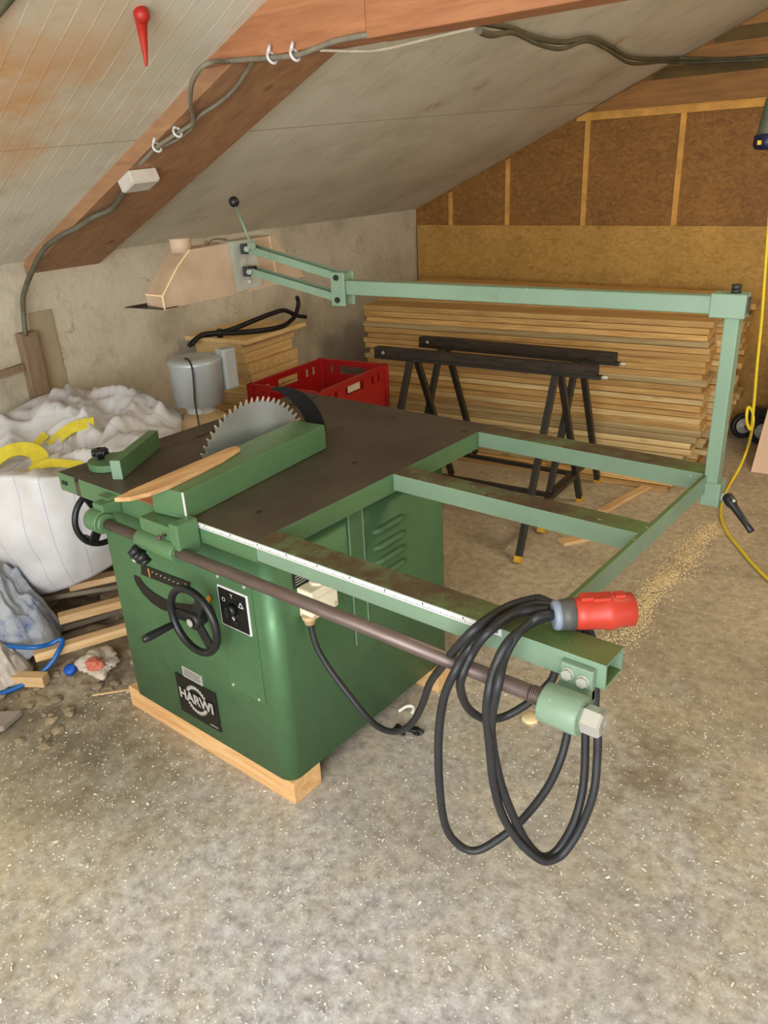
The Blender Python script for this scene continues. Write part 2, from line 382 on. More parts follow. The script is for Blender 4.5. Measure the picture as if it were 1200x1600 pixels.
def text_into(mb, s, origin, u, v, size, depth=.0012, mi=0, shear=0, bold=0):
    cu = bpy.data.curves.new('lettering', 'FONT'); cu.body = s; cu.size = size; cu.align_x = 'CENTER'; cu.align_y = 'CENTER'; cu.extrude = 0; cu.offset = bold; cu.shear = shear
    to = bpy.data.objects.new('lettering', cu); C.objects.link(to)
    dg = bpy.context.evaluated_depsgraph_get(); me = bpy.data.meshes.new_from_object(to.evaluated_get(dg))
    U, V = Vector(u).normalized(), Vector(v).normalized(); W = U.cross(V); O = Vector(origin)
    vs = [O+U*p.co.x+V*p.co.y+W*depth for p in me.vertices]
    mb.add(vs, [tuple(p.vertices) for p in me.polygons], mi)
    bpy.data.objects.remove(to); bpy.data.curves.remove(cu); bpy.data.meshes.remove(me)
ORD = ['topmost','second','third','fourth','fifth','sixth','seventh','eighth','ninth','tenth','eleventh','twelfth','thirteenth','fourteenth','fifteenth','sixteenth','seventeenth','eighteenth','nineteenth','twentieth','twenty-first','twenty-second','twenty-third','twenty-fourth','twenty-fifth','twenty-sixth','twenty-seventh','twenty-eighth']
# ------------------------------------------------------------------ camera
cam = bpy.data.cameras.new('camera'); co = bpy.data.objects.new('camera', cam); C.objects.link(co)
cam.sensor_fit = 'VERTICAL'; cam.sensor_height = 32.0; cam.lens = 1220.91/1600*32.0; cam.clip_start = .02
Rm = Matrix(((0.77880456,-0.21891969,0.58782448),(0.62565185,0.33830684,-0.70292834),(-0.04498019,0.91521727,0.40044242)))
co.matrix_world = Matrix.Translation((1.3984,-1.1857,1.7395)) @ Rm.to_4x4()
SC.camera = co

# ------------------------------------------------------------------ room
YW = 4.3
TW = math.tan(math.radians(8))
wx = lambda y, o=0: -2.704+(YW-y)*TW+o
cz = lambda x, y, off=0: 1.434-off+.415*(x+2.704)+.0583*(y-YW)
mb = MB(); mb.box(-3.6, 6, -5, YW+.3, -.15, 0); struct('floor', mb, 'floor')
mb = MB()
a, b = (wx(YW+.2), YW+.2), (wx(-5), -5)
mb.hexa([(a[0]-.3,a[1],-.1),(b[0]-.3,b[1],-.1),(b[0],b[1],-.1),(a[0],a[1],-.1),(a[0]-.3,a[1],1.55),(b[0]-.3,b[1],1.55),(b[0],b[1],1.5),(a[0],a[1],1.5)])
struct('wall_left', mb, 'plaster')
XR = 1.6
mb = MB()
def slab(P, up=.12): mb.hexa([*P, *[(p[0], p[1], p[2]+up) for p in P]])
slab([(wx(-5)-.35,-5,cz(wx(-5)-.35,-5)),(XR,-5,cz(XR,-5)),(XR,YW+.25,cz(XR,YW+.25)),(wx(YW+.25)-.35,YW+.25,cz(wx(YW+.25)-.35,YW+.25))])
slab([(XR,-5,cz(XR,-5)),(5.6,-5,cz(XR,-5)-1.66),(5.6,YW+.25,cz(XR,YW+.25)-1.66),(XR,YW+.25,cz(XR,YW+.25))])  # unseen right slope, added to keep light out on that side
struct('ceiling', mb, 'ceil')
mb = MB(); mb.box(5.5, 5.7, 1.6, YW+.25, -.1, 1.8); struct('wall_right_unseen', mb, 'plaster')  # unseen wall, added to block light coming from the right
# gable wall: polygon following the roof
def gable(x0, x1, z0, z1, y0, y1, clip=.06):
    """panel between heights, its top cut off under the sloping ceiling"""
    p = []; n = 90
    top = lambda x: min(z1, (cz(x, YW, clip) if x < XR else cz(XR, YW, clip)-.415*(x-XR)))
    xs = [x0+(x1-x0)*i/n for i in range(n+1)]
    xs = [x for x in xs if top(x) > z0+.004]
    if len(xs) < 2: return None
    return [(xs[0],y0,z0),(xs[-1],y0,z0)]+[(x,y0,top(x)) for x in reversed(xs)]
mb = MB(); mb.prism(gable(-3.0, 5.5, -.1, 4, YW+.02, 0, -.04), (0,.15,0)); struct('wall_back', mb, 'osb')
mb = MB(); mb.prism(gable(-2.68, 5.5, .0, 1.315, YW-.004, 0), (0,.024,0)); struct('wall_back_panel', mb, 'osb_l')
k = 1
for x in (-2.36,-1.845,-1.225,-.575,.06):
    g = gable(x-.018, x+.018, 1.315, 1.985, YW+.012, 0, .02)
    mb = MB(); mb.prism(g, (0,.02,0)); struct('trim_%d' % k, mb, 'osb_seam'); k += 1
for z0, z1, m, y in ((1.985,2.035,'osb_seam',.008),(2.035,2.185,'osb_board',-.002),(2.185,2.25,'osb_dk',.006),(2.25,2.345,'osb_board',-.004),(2.345,2.42,'osb_dk',.006),(2.42,2.9,'osb_board',.002)):
    mb = MB(); mb.prism(gable(-1.6, 5.0, z0, z1, YW+y, 0, .01), (0,.03,0)); struct('trim_%d' % k, mb, m); k += 1
# rafter under the ceiling and the tie beam fixed to it
def rpt(x, dy, off): y = .578-.044*(x+.394)+dy; return (x, y, cz(x, y, off))
mb = MB(); x0, x1 = -2.45, 1.4
mb.hexa([rpt(x0,0,.055),rpt(x1,0,.055),rpt(x1,.385,.055),rpt(x0,.42,.055),rpt(x0,0,-.03),rpt(x1,0,-.03),rpt(x1,.385,-.03),rpt(x0,.42,-.03)], 0, .004)
struct('trim_%d' % k, mb, 'rafter'); k += 1
mb = MB(); mb.hexa([(-.80,.571,2.045),(-.055,.571,2.045),(-.055,.66,2.045),(-.80,.66,2.045),(-.5,.571,2.28),(-.055,.571,2.30),(-.055,.66,2.30),(-.5,.66,2.28)], 0, .004)
struct('trim_%d' % k, mb, 'tie'); k += 1
mb = MB(); mb.box(-.052, 3.0, .568, .66, 2.043, 2.30, .004); struct('trim_%d' % k, mb, 'tie'); k += 1
# wall pocket with a grey board, and the brown channel box that takes the supply cable
mb = MB(); mb.hexa([(wx(.62,-.02),.62,.0),(wx(.76,-.02),.76,.0),(wx(.76,.012),.76,.0),(wx(.62,.012),.62,.0),(wx(.62,-.02),.60,1.21),(wx(.74,-.02),.74,1.21),(wx(.74,.012),.74,1.21),(wx(.62,.012),.62,1.21)])
struct('trim_%d' % k, mb, 'greytan'); k += 1
t_ = MB(); t_.box(wx(.6,-.01), wx(.6,.055), .535, .62, 0, 1.135, .004)
tag(obj('cable_channel', t_, 'brownboard', origin=(wx(.6), .58, 0)), 'brown wooden channel board standing against the left wall, taking the cable', 'cable channel')
mb = MB(); mb.bar((wx(.42,.01),.40,.975), (wx(.5,.01),.53,.985), .03, .03, mi=0); struct('trim_%d' % k, mb, 'brownboard'); k += 1

# ------------------------------------------------------------------ the saw
SX = (-.4, .42, .082)
saw = thing('table_saw', SX, 'green table saw with pale green extension frame and overhead guard arm', 'table saw')
HT, TF, TB, TL, TR = .92, -.062, 1.036, -.867, .042
RE, RB = .953, .786
# cabinet with rounded vertical corners
def rrect(x0, x1, y0, y1, r, n=8):
    P = []
    for (cx, cy, a0) in ((x1-r,y0+r,-90),(x1-r,y1-r,0),(x0+r,y1-r,90),(x0+r,y0+r,180)):
        for i in range(n+1):
            a = math.radians(a0+90*i/n); P.append((cx+r*math.cos(a), cy+r*math.sin(a)))
    return P
mb = MB(); poly = rrect(-.796, 0, 0, .827, .045, 10)
rings = [[mb.bm.verts.new((x, y, z)) for x, y in poly] for z in (.082, .868)]
n_ = len(poly)
for i in range(n_):
    f = mb.bm.faces.new([rings[0][i], rings[0][(i+1)%n_], rings[1][(i+1)%n_], rings[1][i]]); f.smooth = True
mb.bm.faces.new(list(reversed(rings[0]))); mb.bm.faces.new(rings[1])
cab = obj('cabinet', mb, 'cab', saw)
# access panel with four screws, switch
mb = MB(); mb.box(-.218, -.071, -.004, .001, .343, .737, .0015); pan = obj('access_panel', mb, 'cab', cab)
for (x, z) in ((-.206,.723),(-.096,.723),(-.095,.352),(-.206,.358)):
    mb = MB(); mb.cyl((x,-.003,z),(x,-.007,z),.0055,.0045,n=14); obj('screw', mb, 'zinc', cab, label='small zinc screw')
mb = MB(); mb.box(-.211, -.086, -.009, -.002, .569, .699, .003, mi=1); mb.box(-.207, -.090, -.0105, -.004, .573, .695, .003)
mb.cyl((-.148,-.010,.640),(-.148,-.03,.640),.019,.016,n=20); mb.box(-.154,-.142,-.038,-.02,.622,.658,.002)
mb.cyl((-.142,-.010,.597),(-.142,-.016,.597),.009,.008,n=16); mb.bar((-.155,-.0115,.612),(-.138,-.0115,.592),.004,.002,(0,-1,0),mi=1)
text_into(mb, 'O', (-.184,-.0108,.660), (1,0,0), (0,0,1), .018, mi=1)
text_into(mb, 'Y', (-.148,-.0108,.681), (1,0,0), (0,0,1), .018, mi=1)
for q, r in (((-.113,.662),.009),): 
    tri = [(q[0]-r,-.0112,q[1]-r*.8),(q[0]+r,-.0112,q[1]-r*.8),(q[0],-.0112,q[1]+r)]
    for i in range(3): mb.bar(tri[i], tri[(i+1)%3], .002, .0012, (0,-1,0), mi=1)
obj('switch_plate', mb, ['plate','white'], saw, label='black switch plate with white border and rotary knob')
# tilt scale
mb = MB(); mb.prism([(-.594,-.002,.612),(-.355,-.002,.622),(-.345,-.002,.66),(-.585,-.002,.650)], (0,-.003,0))
for i in range(9): mb.bar((-.553+.021*i,-.0055,.638),(-.545+.021*i,-.0055,.642),.003,.0008,(0,-1,0),mi=1)
mb.box(-.549,-.545,-.006,-.004,.617,.648,mi=2); mb.box(-.366,-.362,-.006,-.004,.625,.652,mi=2)
obj('tilt_scale', mb, ['plate','silver_print','orange'], saw, label='black slanted scale with orange end marks')
# curved slot in front of the raising arm
up = [(-.64,.595),(-.614,.595),(-.591,.575),(-.55,.561),(-.497,.555),(-.432,.562),(-.366,.578),(-.313,.594),(-.26,.612)]
lo = [(-.25,.596),(-.329,.566),(-.396,.54),(-.464,.517),(-.52,.509),(-.568,.517),(-.608,.535),(-.635,.561),(-.644,.582)]
mb = MB(); nn = 9
for q in range(nn-1):
    a_, b_, c_, d_ = up[q], up[q+1], lo[nn-2-q], lo[nn-1-q]
    mb.hexa([(a_[0],-.001,a_[1]),(b_[0],-.001,b_[1]),(c_[0],-.001,c_[1]),(d_[0],-.001,d_[1]),(a_[0],-.003,a_[1]),(b_[0],-.003,b_[1]),(c_[0],-.003,c_[1]),(d_[0],-.003,d_[1])])
obj('curved_slot', mb, 'plate', cab, label='black curved slot')
mb = MB(); mb.prism([(-.30,-.003,.60),(-.285,-.003,.585),(-.25,-.003,.64),(-.262,-.003,.645)], (0,-.002,0)); obj('angle_pointer', mb, 'orange', saw, label='small orange pointer behind the handwheel')
# maker plate with lettering in a saw-tooth ring
mb = MB(); mb.box(-.509,-.307,-.004,.001,.128,.279,.0012)
cx, cz_ = -.409, .210
for i in range(28):
    a0, a1 = [2*math.pi*(i+q)/28 for q in (0, 1)]
    P_ = lambda a, r: (cx+r*math.cos(a), -.0052, cz_+r*math.sin(a))
    mb.add([P_(a0,.041),P_(a1,.041),P_(a1,.050),P_((a0+a1)/2,.0575),P_(a0,.049)], [(0,1,2,3,4)], 1)
mb.box(-.492,-.326,-.0056,-.0050,.190,.231,mi=0)
text_into(mb, 'HARWI', (cx,-.0062,cz_), (1,0,0), (0,0,1), .052, mi=1, bold=.0022)
mb.bar((-.355,-.005,.142),(-.318,-.005,.142),.003,.001,(0,-1,0),mi=1)
obj('maker_plate', mb, ['plate','silver_print'], saw, label='black maker plate with silver letters in a saw blade ring')
mb = MB(); mb.box(-.466,-.368,-.002,.001,.280,.319,.0006)
for i in range(4): mb.box(-.458,-.38+.006*(i%2),-.0026,-.0019,.288+.0075*i,.2905+.0075*i,mi=1)
obj('type_label', mb, ['silver_print','greyplug'], saw, label='small pale grey printed label')
# right side: lapped panel strip and louvres
mb = MB(); mb.box(-.001,.004,.319,.381,.40,.868,.001); mb.box(.0035,.0052,.317,.322,.40,.868,mi=1); mb.box(.0035,.0052,.379,.384,.40,.868,mi=1)
obj('panel_joint', mb, ['cab','pale'], cab)
for z in (.738,.682,.632,.583):
    mb = MB(); pr = []
    for i in range(9):
        a = math.pi*i/8; pr.append((.018*math.sin(a)*(.6 if a > 1.6 else 1), z+.014*math.cos(a)))
    n = 14; R_ = []
    for j in range(n+1):
        f = min(1, math.sin(math.pi*j/n)*2.2); y = .427+.16*j/n
        R_.append([mb.bm.verts.new((.0005+x*f, y, z+(zz-z)*(.4+.6*f))) for x, zz in pr])
    for j in range(n):
        for i in range(8):
            fc = mb.bm.faces.new([R_[j][i],R_[j+1][i],R_[j+1][i+1],R_[j][i+1]]); fc.smooth = True
    obj('louvre', mb, 'cab', cab)
mb = MB(); mb.box(0,.004,.086,.142,.706,.753,.001)
for i in range(4): mb.box(.0035,.0046,.092,.134-.008*(i%2),.714+.008*i,.7165+.008*i,mi=1)
obj('rating_plate', mb, ['plate','silver_print'], saw, label='small black rating plate on the right side')
mb = MB(); mb.box(0,.05,.098,.208,.612,.700,.006); mb.box(.004,.062,.092,.214,.680,.708,.005)
mb.lathe((.03,.15,.705),(0,0,1),[(0,.024),(.008,.023),(.010,.018)],20); mb.lathe((.03,.185,.703),(0,0,1),[(0,.018),(.008,.016)],16)
for q in ((.05,.115,.628),(.05,.192,.628)): mb.cyl(q,(q[0]+.004,q[1],q[2]),.005,n=12,mi=1)
sock = obj('power_inlet', mb, ['ivory','gland'], saw, label='ivory plug box on the right side of the cabinet')
mb = MB(); mb.lathe((.03,.107,.625),(0,0,-1),[(0,.021),(.012,.021),(.014,.017),(.028,.015)],18); obj('cable_gland', mb, 'gland', sock, label='tan cable gland')
mb = MB(); mb.cyl((.0,.225,.688),(.012,.225,.688),.010,n=14); obj('screw', mb, 'ivory', cab)
# table top
mb = MB(); sx0, sx1 = -.772, -.752
mb.box(TL, sx0, TF, TB, HT-.06, HT, .002); mb.box(sx1, TR, TF, TB, HT-.06, HT, .002); mb.box(sx0-.001, sx1+.001, TF, TB, HT-.06, HT-.012)
mb.topmat(1)
for f_ in mb.bm.faces:
    if sx0-.003 < f_.calc_center_median().x < sx1+.003: f_.material_index = 1
top = obj('table_top', mb, ['fence','patina'], saw, label='dark brown steel table top with green edges')
mb = MB(); mb.box(-.47,-.39,.06,.93,HT-.003,HT+.0012,.0006); obj('blade_insert', mb, 'patina', top)
for x in (-.842,-.825): 
    mb = MB(); mb.cyl((x,TF,HT-.03),(x,TF-.004,HT-.03),.007,n=12); obj('screw', mb, 'plate', top)
for (x, y) in ((-.085,.07),(.0,.93),(-.3,.92),(-.12,.5)):
    mb = MB(); mb.cyl((x,y,HT-.001),(x,y,HT+.0008),.009,n=16); obj('plug_screw', mb, 'plate', top)
# rail tube (hollow), bars, right bar
fr = []
mb = MB(); w, h, tk = .075, .052, .005
for (y0,y1,z0,z1) in ((TF,TF+w,HT-tk,HT),(TF,TF+w,HT-h,HT-h+tk),(TF,TF+tk,HT-h+tk,HT-tk),(TF+w-tk,TF+w,HT-h+tk,HT-tk)): mb.box(TR+.002, RE, y0, y1, z0, z1)
mb.topmat(1); rail = obj('front_rail', mb, ['pale','bartop'], saw, label='hollow pale green front rail with worn brown top')
mb = MB(); mb.box(TR, RB, .485, .559, HT-h, HT, .002); mb.topmat(1); obj('cross_bar', mb, ['pale','bartop'], saw, label='middle bar of the extension frame')
mb = MB(); mb.box(TR, RB, .950, TB, HT-h, HT, .002); mb.topmat(1); obj('cross_bar', mb, ['pale','bartop'], saw, label='rear bar of the extension frame')
mb = MB(); mb.box(RB, RB+.012, TF+w, TB, HT-h, HT, .0015); mb.topmat(1); obj('end_bar', mb, ['pale','bartop'], saw, label='thin end bar of the extension frame')
mb = MB(); mb.box(TL+.66, .740, TF-.0016, TF+.0005, HT-.0165, HT-.0015, .0004)
for i in range(158):
    x = -.2+i*.0059; mb.box(x, x+.0012, TF-.0022, TF-.0014, HT-.0135, HT-(.0105 if i % 5 else .008), mi=1)
for i in range(9): mb.box(-.15+i*.1, -.1465+i*.1, TF-.0022, TF-.0014, HT-.007, HT-.003, mi=1)
mb.box(.722,.732,TF-.0022,TF-.0014,HT-.011,HT-.006,mi=1)
obj('measuring_tape', mb, ['white','greyplug'], saw, label='white measuring tape along the front edge')
# guide rod, bearings, bracket
mb = MB(); ry, rz = -.125, .852
mb.cyl((-.54,ry,rz),(.86,ry,rz),.0155,n=20); mb.cyl((.84,ry,rz),(.90,ry,rz),.0165,n=20)
for i in range(6): mb.torus((.845+i*.004,ry,rz),(1,0,0),.0165,.0014,20,6)
obj('guide_rod', mb, 'rod', saw, label='long brown steel guide rod')
mb = MB(); mb.cyl((-.59,ry,rz),(-.53,ry,rz),.034,n=28,bev=.004); mb.cyl((-.53,ry,rz),(-.515,ry,rz),.030,.027,n=28); mb.box(-.58,-.53,ry,TF,.865,.905,.004); mb.box(-.60,-.545,-.095,TF+.005,.872,.912,.003)
mb.cyl((-.585,-.094,.893),(-.585,-.102,.893),.008,n=6)
obj('rod_bearing', mb, 'fence', saw)
mb = MB(); mb.box(.872,.936,TF-.016,TF,.83,.908,.003); mb.cyl((.868,ry,rz-.006),(.944,ry,rz-.006),.037,n=32,bev=.003); mb.box(.872,.936,ry,TF,.842,.868,.003)
br = obj('rod_bracket', mb, 'pale', saw)
for x, z in ((.889,.889),(.919,.884)):
    mb = MB(); mb.cyl((x,TF-.016,z),(x,TF-.019,z),.0125,n=24); mb.cyl((x,TF-.018,z),(x,TF-.027,z),.0105,n=6); obj('bolt', mb, 'zinc', br, label='zinc hexagon bolt')
mb = MB(); mb.lathe((.944,ry,rz-.006),(1,0,0),[(0,.024),(.004,.026),(.034,.026),(.038,.022),(.038,.010),(.030,.009)],6,smooth=False); obj('end_nut', mb, 'chrome', saw, label='bright chrome end nut')
# rip fence: turned a few degrees
a7 = math.radians(7.3); fu = Vector((-math.sin(a7), math.cos(a7), 0)); fv = Vector((math.cos(a7), math.sin(a7), 0))
F = lambda u, v, z: Vector((-.204,-.075,z))+fu*u+fv*v
mb = MB(); q = [F(0,-.122,.9215),F(0,0,.9215),F(.632,0,.9215),F(.632,-.122,.9215)]
mb.hexa(q+[Vector((p.x,p.y,1.0)) for p in q], 0, .002)
mb.hexa([F(-.0015,-.004,.922),F(-.0015,0.001,.922),F(.002,0.001,.922),F(.002,-.004,.922)]+[F(-.0015,-.004,1.0),F(-.0015,.001,1.0),F(.002,.001,1.0),F(.002,-.004,1.0)], 1)
fence = obj('rip_fence', mb, ['fence','white'], saw, label='long green box fence on the table')
mb = MB(); mb.box(-.345,-.178,-.128,-.066,.868,.918,.003); mb.box(-.205,-.170,-.135,-.066,.84,.935,.004)
mb.cyl((-.355,ry,rz),(-.190,ry,rz),.028,n=28,bev=.003)
cr = obj('fence_carrier', mb, 'fence', fence)
mb = MB(); mb.cyl((-.232,-.128,.893),(-.232,-.15,.893),.004,n=10); mb.cyl((-.232,-.148,.893),(-.232,-.153,.893),.008,n=12)
obj('thumb_screw', mb, 'rod', fence)
mb = MB(); kc = Vector((-.345,-.137,.815)); kd = Vector((-.1,-.75,-.45)).normalized()
mb.cyl((-.345,-.125,.835), kc, .010, n=12); mb.cyl(kc, kc+kd*.03, .022, .018, n=20)
kx = kd.orthogonal().normalized(); ky = kd.cross(kx)
for i in range(5):
    a = i*2*math.pi/5; e = kx*math.cos(a)+ky*math.sin(a); mb.cyl(kc+e*.022-kd*.002, kc+e*.022+kd*.026, .012, .010, n=12)
mb.cyl(kc+kd*.028, kc+kd*.034, .007, n=12, mi=1)
obj('clamp_knob', mb, ['black','zinc'], fence, label='black star knob under the fence')
# blade and riving knife
BX, BY, BZ, BR = -.425, .372, .868, .243
mb = MB(); N = 64; prof = []
for i in range(N):
    a = 2*math.pi*i/N; d = 2*math.pi/N
    for (da, r) in ((0,BR-.016),(.25,BR-.017),(.42,BR-.012),(.5,BR-.002),(.62,BR-.004),(.8,BR-.008)):
        prof.append((a+da*d, r))
pts = [(BX-.0016, BY+r*math.cos(a), BZ+r*math.sin(a)) for a, r in prof]
mb.prism(pts, (.0032,0,0))
for i in range(N):
    a = 2*math.pi*(i+.52)/N
    if math.sin(a) < .05: continue
    e = Vector((0,math.cos(a),math.sin(a))); tg = Vector((0,-math.sin(a),math.cos(a)))
    mb.obox(Vector((BX,BY,BZ))+e*(BR-.0055), (1,0,0), tg, e, .0023, .0022, .0058, 0, 1)
obj('saw_blade', mb, ['steel','tooth'], saw, origin=(BX,BY,BZ), label='bright toothed circular blade')
outer, inner = [], []
for i in range(15):
    a = math.radians(8+62*i/14); f = i/14
    wd = .075*(1-f**1.6)+.003
    rin = BR+.012+.012*f
    inner.append((BX-.002, BY+rin*math.cos(a), BZ+rin*math.sin(a))); outer.append((BX-.002, BY+(rin+wd)*math.cos(a), BZ+(rin+wd)*math.sin(a)))
mb = MB(); mb.prism(inner+list(reversed(outer)), (.004,0,0)); obj('riving_knife', mb, 'knife', saw, label='dark curved riving knife behind the blade')
# handwheels
def handwheel(c, ax, R, r, handle, label):
    c, ax = Vector(c), Vector(ax); x = Vector((0,0,1)); y = ax.cross(x)
    mb = MB(); mb.torus(c, ax, R, r, 48, 12); mb.lathe(c-ax*.035, ax, [(0,.022),(.02,.026),(.040,.026),(.044,.02)], 24)
    for k in range(3):
        a = math.radians(95+120*k); e = x*math.cos(a)+y*math.sin(a)
        mb.obox(c+e*R*.5-ax*.008, e, e.cross(ax), ax, R*.48, .017, .005, .002)
    mb.lathe(c+ax*.012, ax, [(0,.012),(.003,.012)], 20, mi=1)
    w_ = obj('handwheel', mb, ['black','silver_print'], saw, label=label)
    mb = MB(); h0 = handle[0]; h1 = handle[1]
    d = (Vector(h1)-Vector(h0)).normalized(); L = (Vector(h1)-Vector(h0)).length
    mb.lathe(h0, d, [(0,.007),(.006,.010),(.02,.011),(L-.02,.013),(L-.004,.012),(L,.007)], 16); obj('crank_handle', mb, 'black', w_)
    mb = MB(); mb.cyl(c-ax*.03, c-ax*.10, .014, n=16); obj('wheel_shaft', mb, 'rod', w_)
handwheel((-.258,-.07,.593), (0,-1,0), .100, .0115, ((-.352,-.075,.552),(-.366,-.175,.545)), 'black handwheel on the cabinet front')
handwheel((-.925,.085,.70), (-1,0,0), .098, .0105, ((-.93,.05,.61),(-1.015,.05,.61)), 'black handwheel on the left side')
mb = MB(); mb.cyl((-.80,.085,.70),(-.865,.085,.70),.045,.04,n=28,bev=.004); obj('shaft_boss', mb, 'cab', saw)
# post socket, post, boom
mb = MB(); mb.box(.786,.838,.936,.990,.832,.902,.004); so = obj('post_socket', mb, 'pale', saw)
mb = MB(); mb.lathe((.838,.962,.858),(1,0,0),[(0,.012),(.01,.012),(.012,.008),(.03,.008)],14); obj('clamp_screw', mb, 'zinc', so)
mb = MB(); L0 = Vector((.858,.958,.858)); L1 = Vector((.945,.905,.795))
mb.lathe(L0-(L1-L0)*.12, L1-L0, [(0,.008),(.006,.015),(.03,.016),(.04,.011),(.10,.0085),(.128,.009),(.130,.004)], 16); mb.cyl((.85,.962,.858),(.868,.95,.858),.012,n=16); mb.sphere(L0+Vector((.018,-.014,.003)),.005,12,1)
obj('clamp_lever', mb, ['black','zinc'], so, label='black clamping lever at the foot of the post')
mb = MB(); mb.box(.790,.827,.940,.980,.885,1.365,.003); obj('guard_post', mb, 'pale', saw, label='upright pale green square post')
a5 = math.radians(5); bu = Vector((-math.cos(a5),-math.sin(a5),0)); bv = Vector((math.sin(a5),-math.cos(a5),0))   # along boom, towards camera
B = lambda u, v, z: Vector((.80,.93,0))+bu*u+bv*v+Vector((0,0,z))
def bbox(mb, u0, u1, v0, v1, z0, z1, bev=.002, mi=0):
    mb.hexa([B(u0,v0,z0),B(u1,v0,z0),B(u1,v1,z0),B(u0,v1,z0),B(u0,v0,z1),B(u1,v0,z1),B(u1,v1,z1),B(u0,v1,z1)], mi, bev)
mb = MB(); bbox(mb, -.03, 1.215, -.040, 0, 1.362, 1.408, .003); boom = obj('guard_boom', mb, 'pale', saw, label='long horizontal pale green arm')
mb = MB(); bbox(mb, -.042, .045, -.048, .006, 1.354, 1.415, .003); bbox(mb, -.046, -.040, -.036, -.004, 1.366, 1.404, .001, 1); obj('boom_clamp', mb, ['pale','plate'], boom)
mb = MB(); mb.cyl(B(-.01,-.02,1.414), B(-.01,-.02,1.424), .012, n=16); mb.cyl(B(-.01,-.02,1.422), B(-.01,-.02,1.436), .010, .013, n=14); obj('lock_bolt', mb, 'trestle', boom, label='rusty bolt on the boom end')
mb = MB(); bbox(mb, 1.205, 1.262, 0.002, .010, 1.325, 1.435, .002); bbox(mb, 1.205, 1.262, -.05, -.042, 1.325, 1.435, .002); bbox(mb, 1.215, 1.222, -.045, .005, 1.33, 1.43, .001)
bk = obj('pivot_bracket', mb, 'pale', boom)
for z in (1.345, 1.418):
    mb = MB(); mb.cyl(B(1.235,.009,z), B(1.235,.017,z), .010, n=6); obj('bolt', mb, 'plate', boom)
for (z0, z1, w) in ((1.417,1.507,''),(1.347,1.429,'')):
    mb = MB(); p0, p1 = B(1.235,.0,z0), B(1.640,.0,z1-.003)
    for dv in (-.004, -.042):
        mb.bar(p0+bv*dv, p1+bv*dv, .006, .026, (0,0,1), .001)
    obj('link_arm', mb, 'pale', saw, label='flat pale green parallel link arm')
# guard hood: bent translucent sheet box lengthwise over the blade line
GX = -.862
side = [(y_+.019,z_-.003) for y_, z_ in [(.405,1.347),(.405,1.392),(.482,1.478),(.541,1.526),(.715,1.531),(.935,1.539),(1.0,1.462),(1.085,1.372),(.91,1.362),(.72,1.353)]]
mb = MB(); mb.prism([(GX,y,z) for y, z in side], (-.095,0,0), bev=.003)
hood = obj('blade_guard', mb, 'hood', saw, label='dusty translucent plastic guard hood hanging from the link arms')
for p0, p1 in [((GX+.001,*side[a_]),(GX+.001,*side[b_])) for (a_, b_) in ((1,2),(2,3),(0,1))]+[((GX,*side[1]),(GX-.095,*side[1])),((GX+.001,.93,1.535),(GX+.001,.95,1.37))]:
    mb = MB(); mb.bar(p0, p1, .004, .004, (1,0,0) if p0[0] == p1[0] else (0,0,1)); obj('folded_edge', mb, 'hood_edge', hood, label='pale folded edge')
mb = MB(); mb.lathe((GX-.05,.564,1.512),(0,0,1),[(0,.036),(.045,.036),(.047,.034),(.047,.030),(.02,.030)],28); obj('dust_port', mb, 'hood', hood)
mb = MB(); mb.hexa([(GX-.13,.36,1.352),(GX+.002,.41,1.346),(GX+.002,.48,1.346),(GX-.13,.48,1.352),(GX-.13,.36,1.355),(GX+.002,.41,1.349),(GX+.002,.48,1.349),(GX-.13,.48,1.355)]); obj('front_lip', mb, 'plate', hood)
mb = MB(); mb.prism([(GX+.002,.731,1.528),(GX+.002,.854,1.528),(GX+.002,.871,1.369),(GX+.002,.747,1.357)], (.003,0,0)); mb.box(GX-.05,GX+.005,.731,.854,1.528,1.532)
obj('mounting_plate', mb, 'zinc', hood, label='pale galvanised mounting plate')
for z in (1.507,1.429):
    mb = MB(); c_ = B(1.628,-.001,z-.003); mb.cyl(c_, c_+bv*.013, .010, n=6, mi=1); mb.cyl(c_+bv*.012, c_+bv*.018, .006, n=12, mi=1); mb.obox(c_+bu*.018-bv*.014, bu, bv, (0,0,1), .014, .024, .017, .002)
    obj('pivot_block', mb, ['black','zinc'], hood, label='black pivot block with zinc bolt')
mb = MB(); mb.cyl((GX+.002,.812,1.387),(GX+.014,.812,1.387),.010,n=12); obj('bolt', mb, 'zinc', hood)
mb = MB(); p0, p1 = Vector((-.80,.785,1.515)), Vector((-.862,.785,1.650)); mb.cyl(p0, p1, .0045, n=12); mb.obox(p0, bu, bv, (0,0,1), .016, .006, .012, .002)
lv = obj('lift_lever', mb, 'pale', hood)
mb = MB(); mb.sphere(p1+(p1-p0).normalized()*.012, .0185, 24); obj('ball_knob', mb, 'black', lv, label='black ball knob')
mb = MB(); mb.tube([(GX-.02,.66,1.533),(GX-.02,.69,1.545),(GX-.015,.74,1.54)], .003, 8); mb.sphere((GX-.02,.655,1.535),.007,12); obj('wire_clip', mb, 'rod', hood)

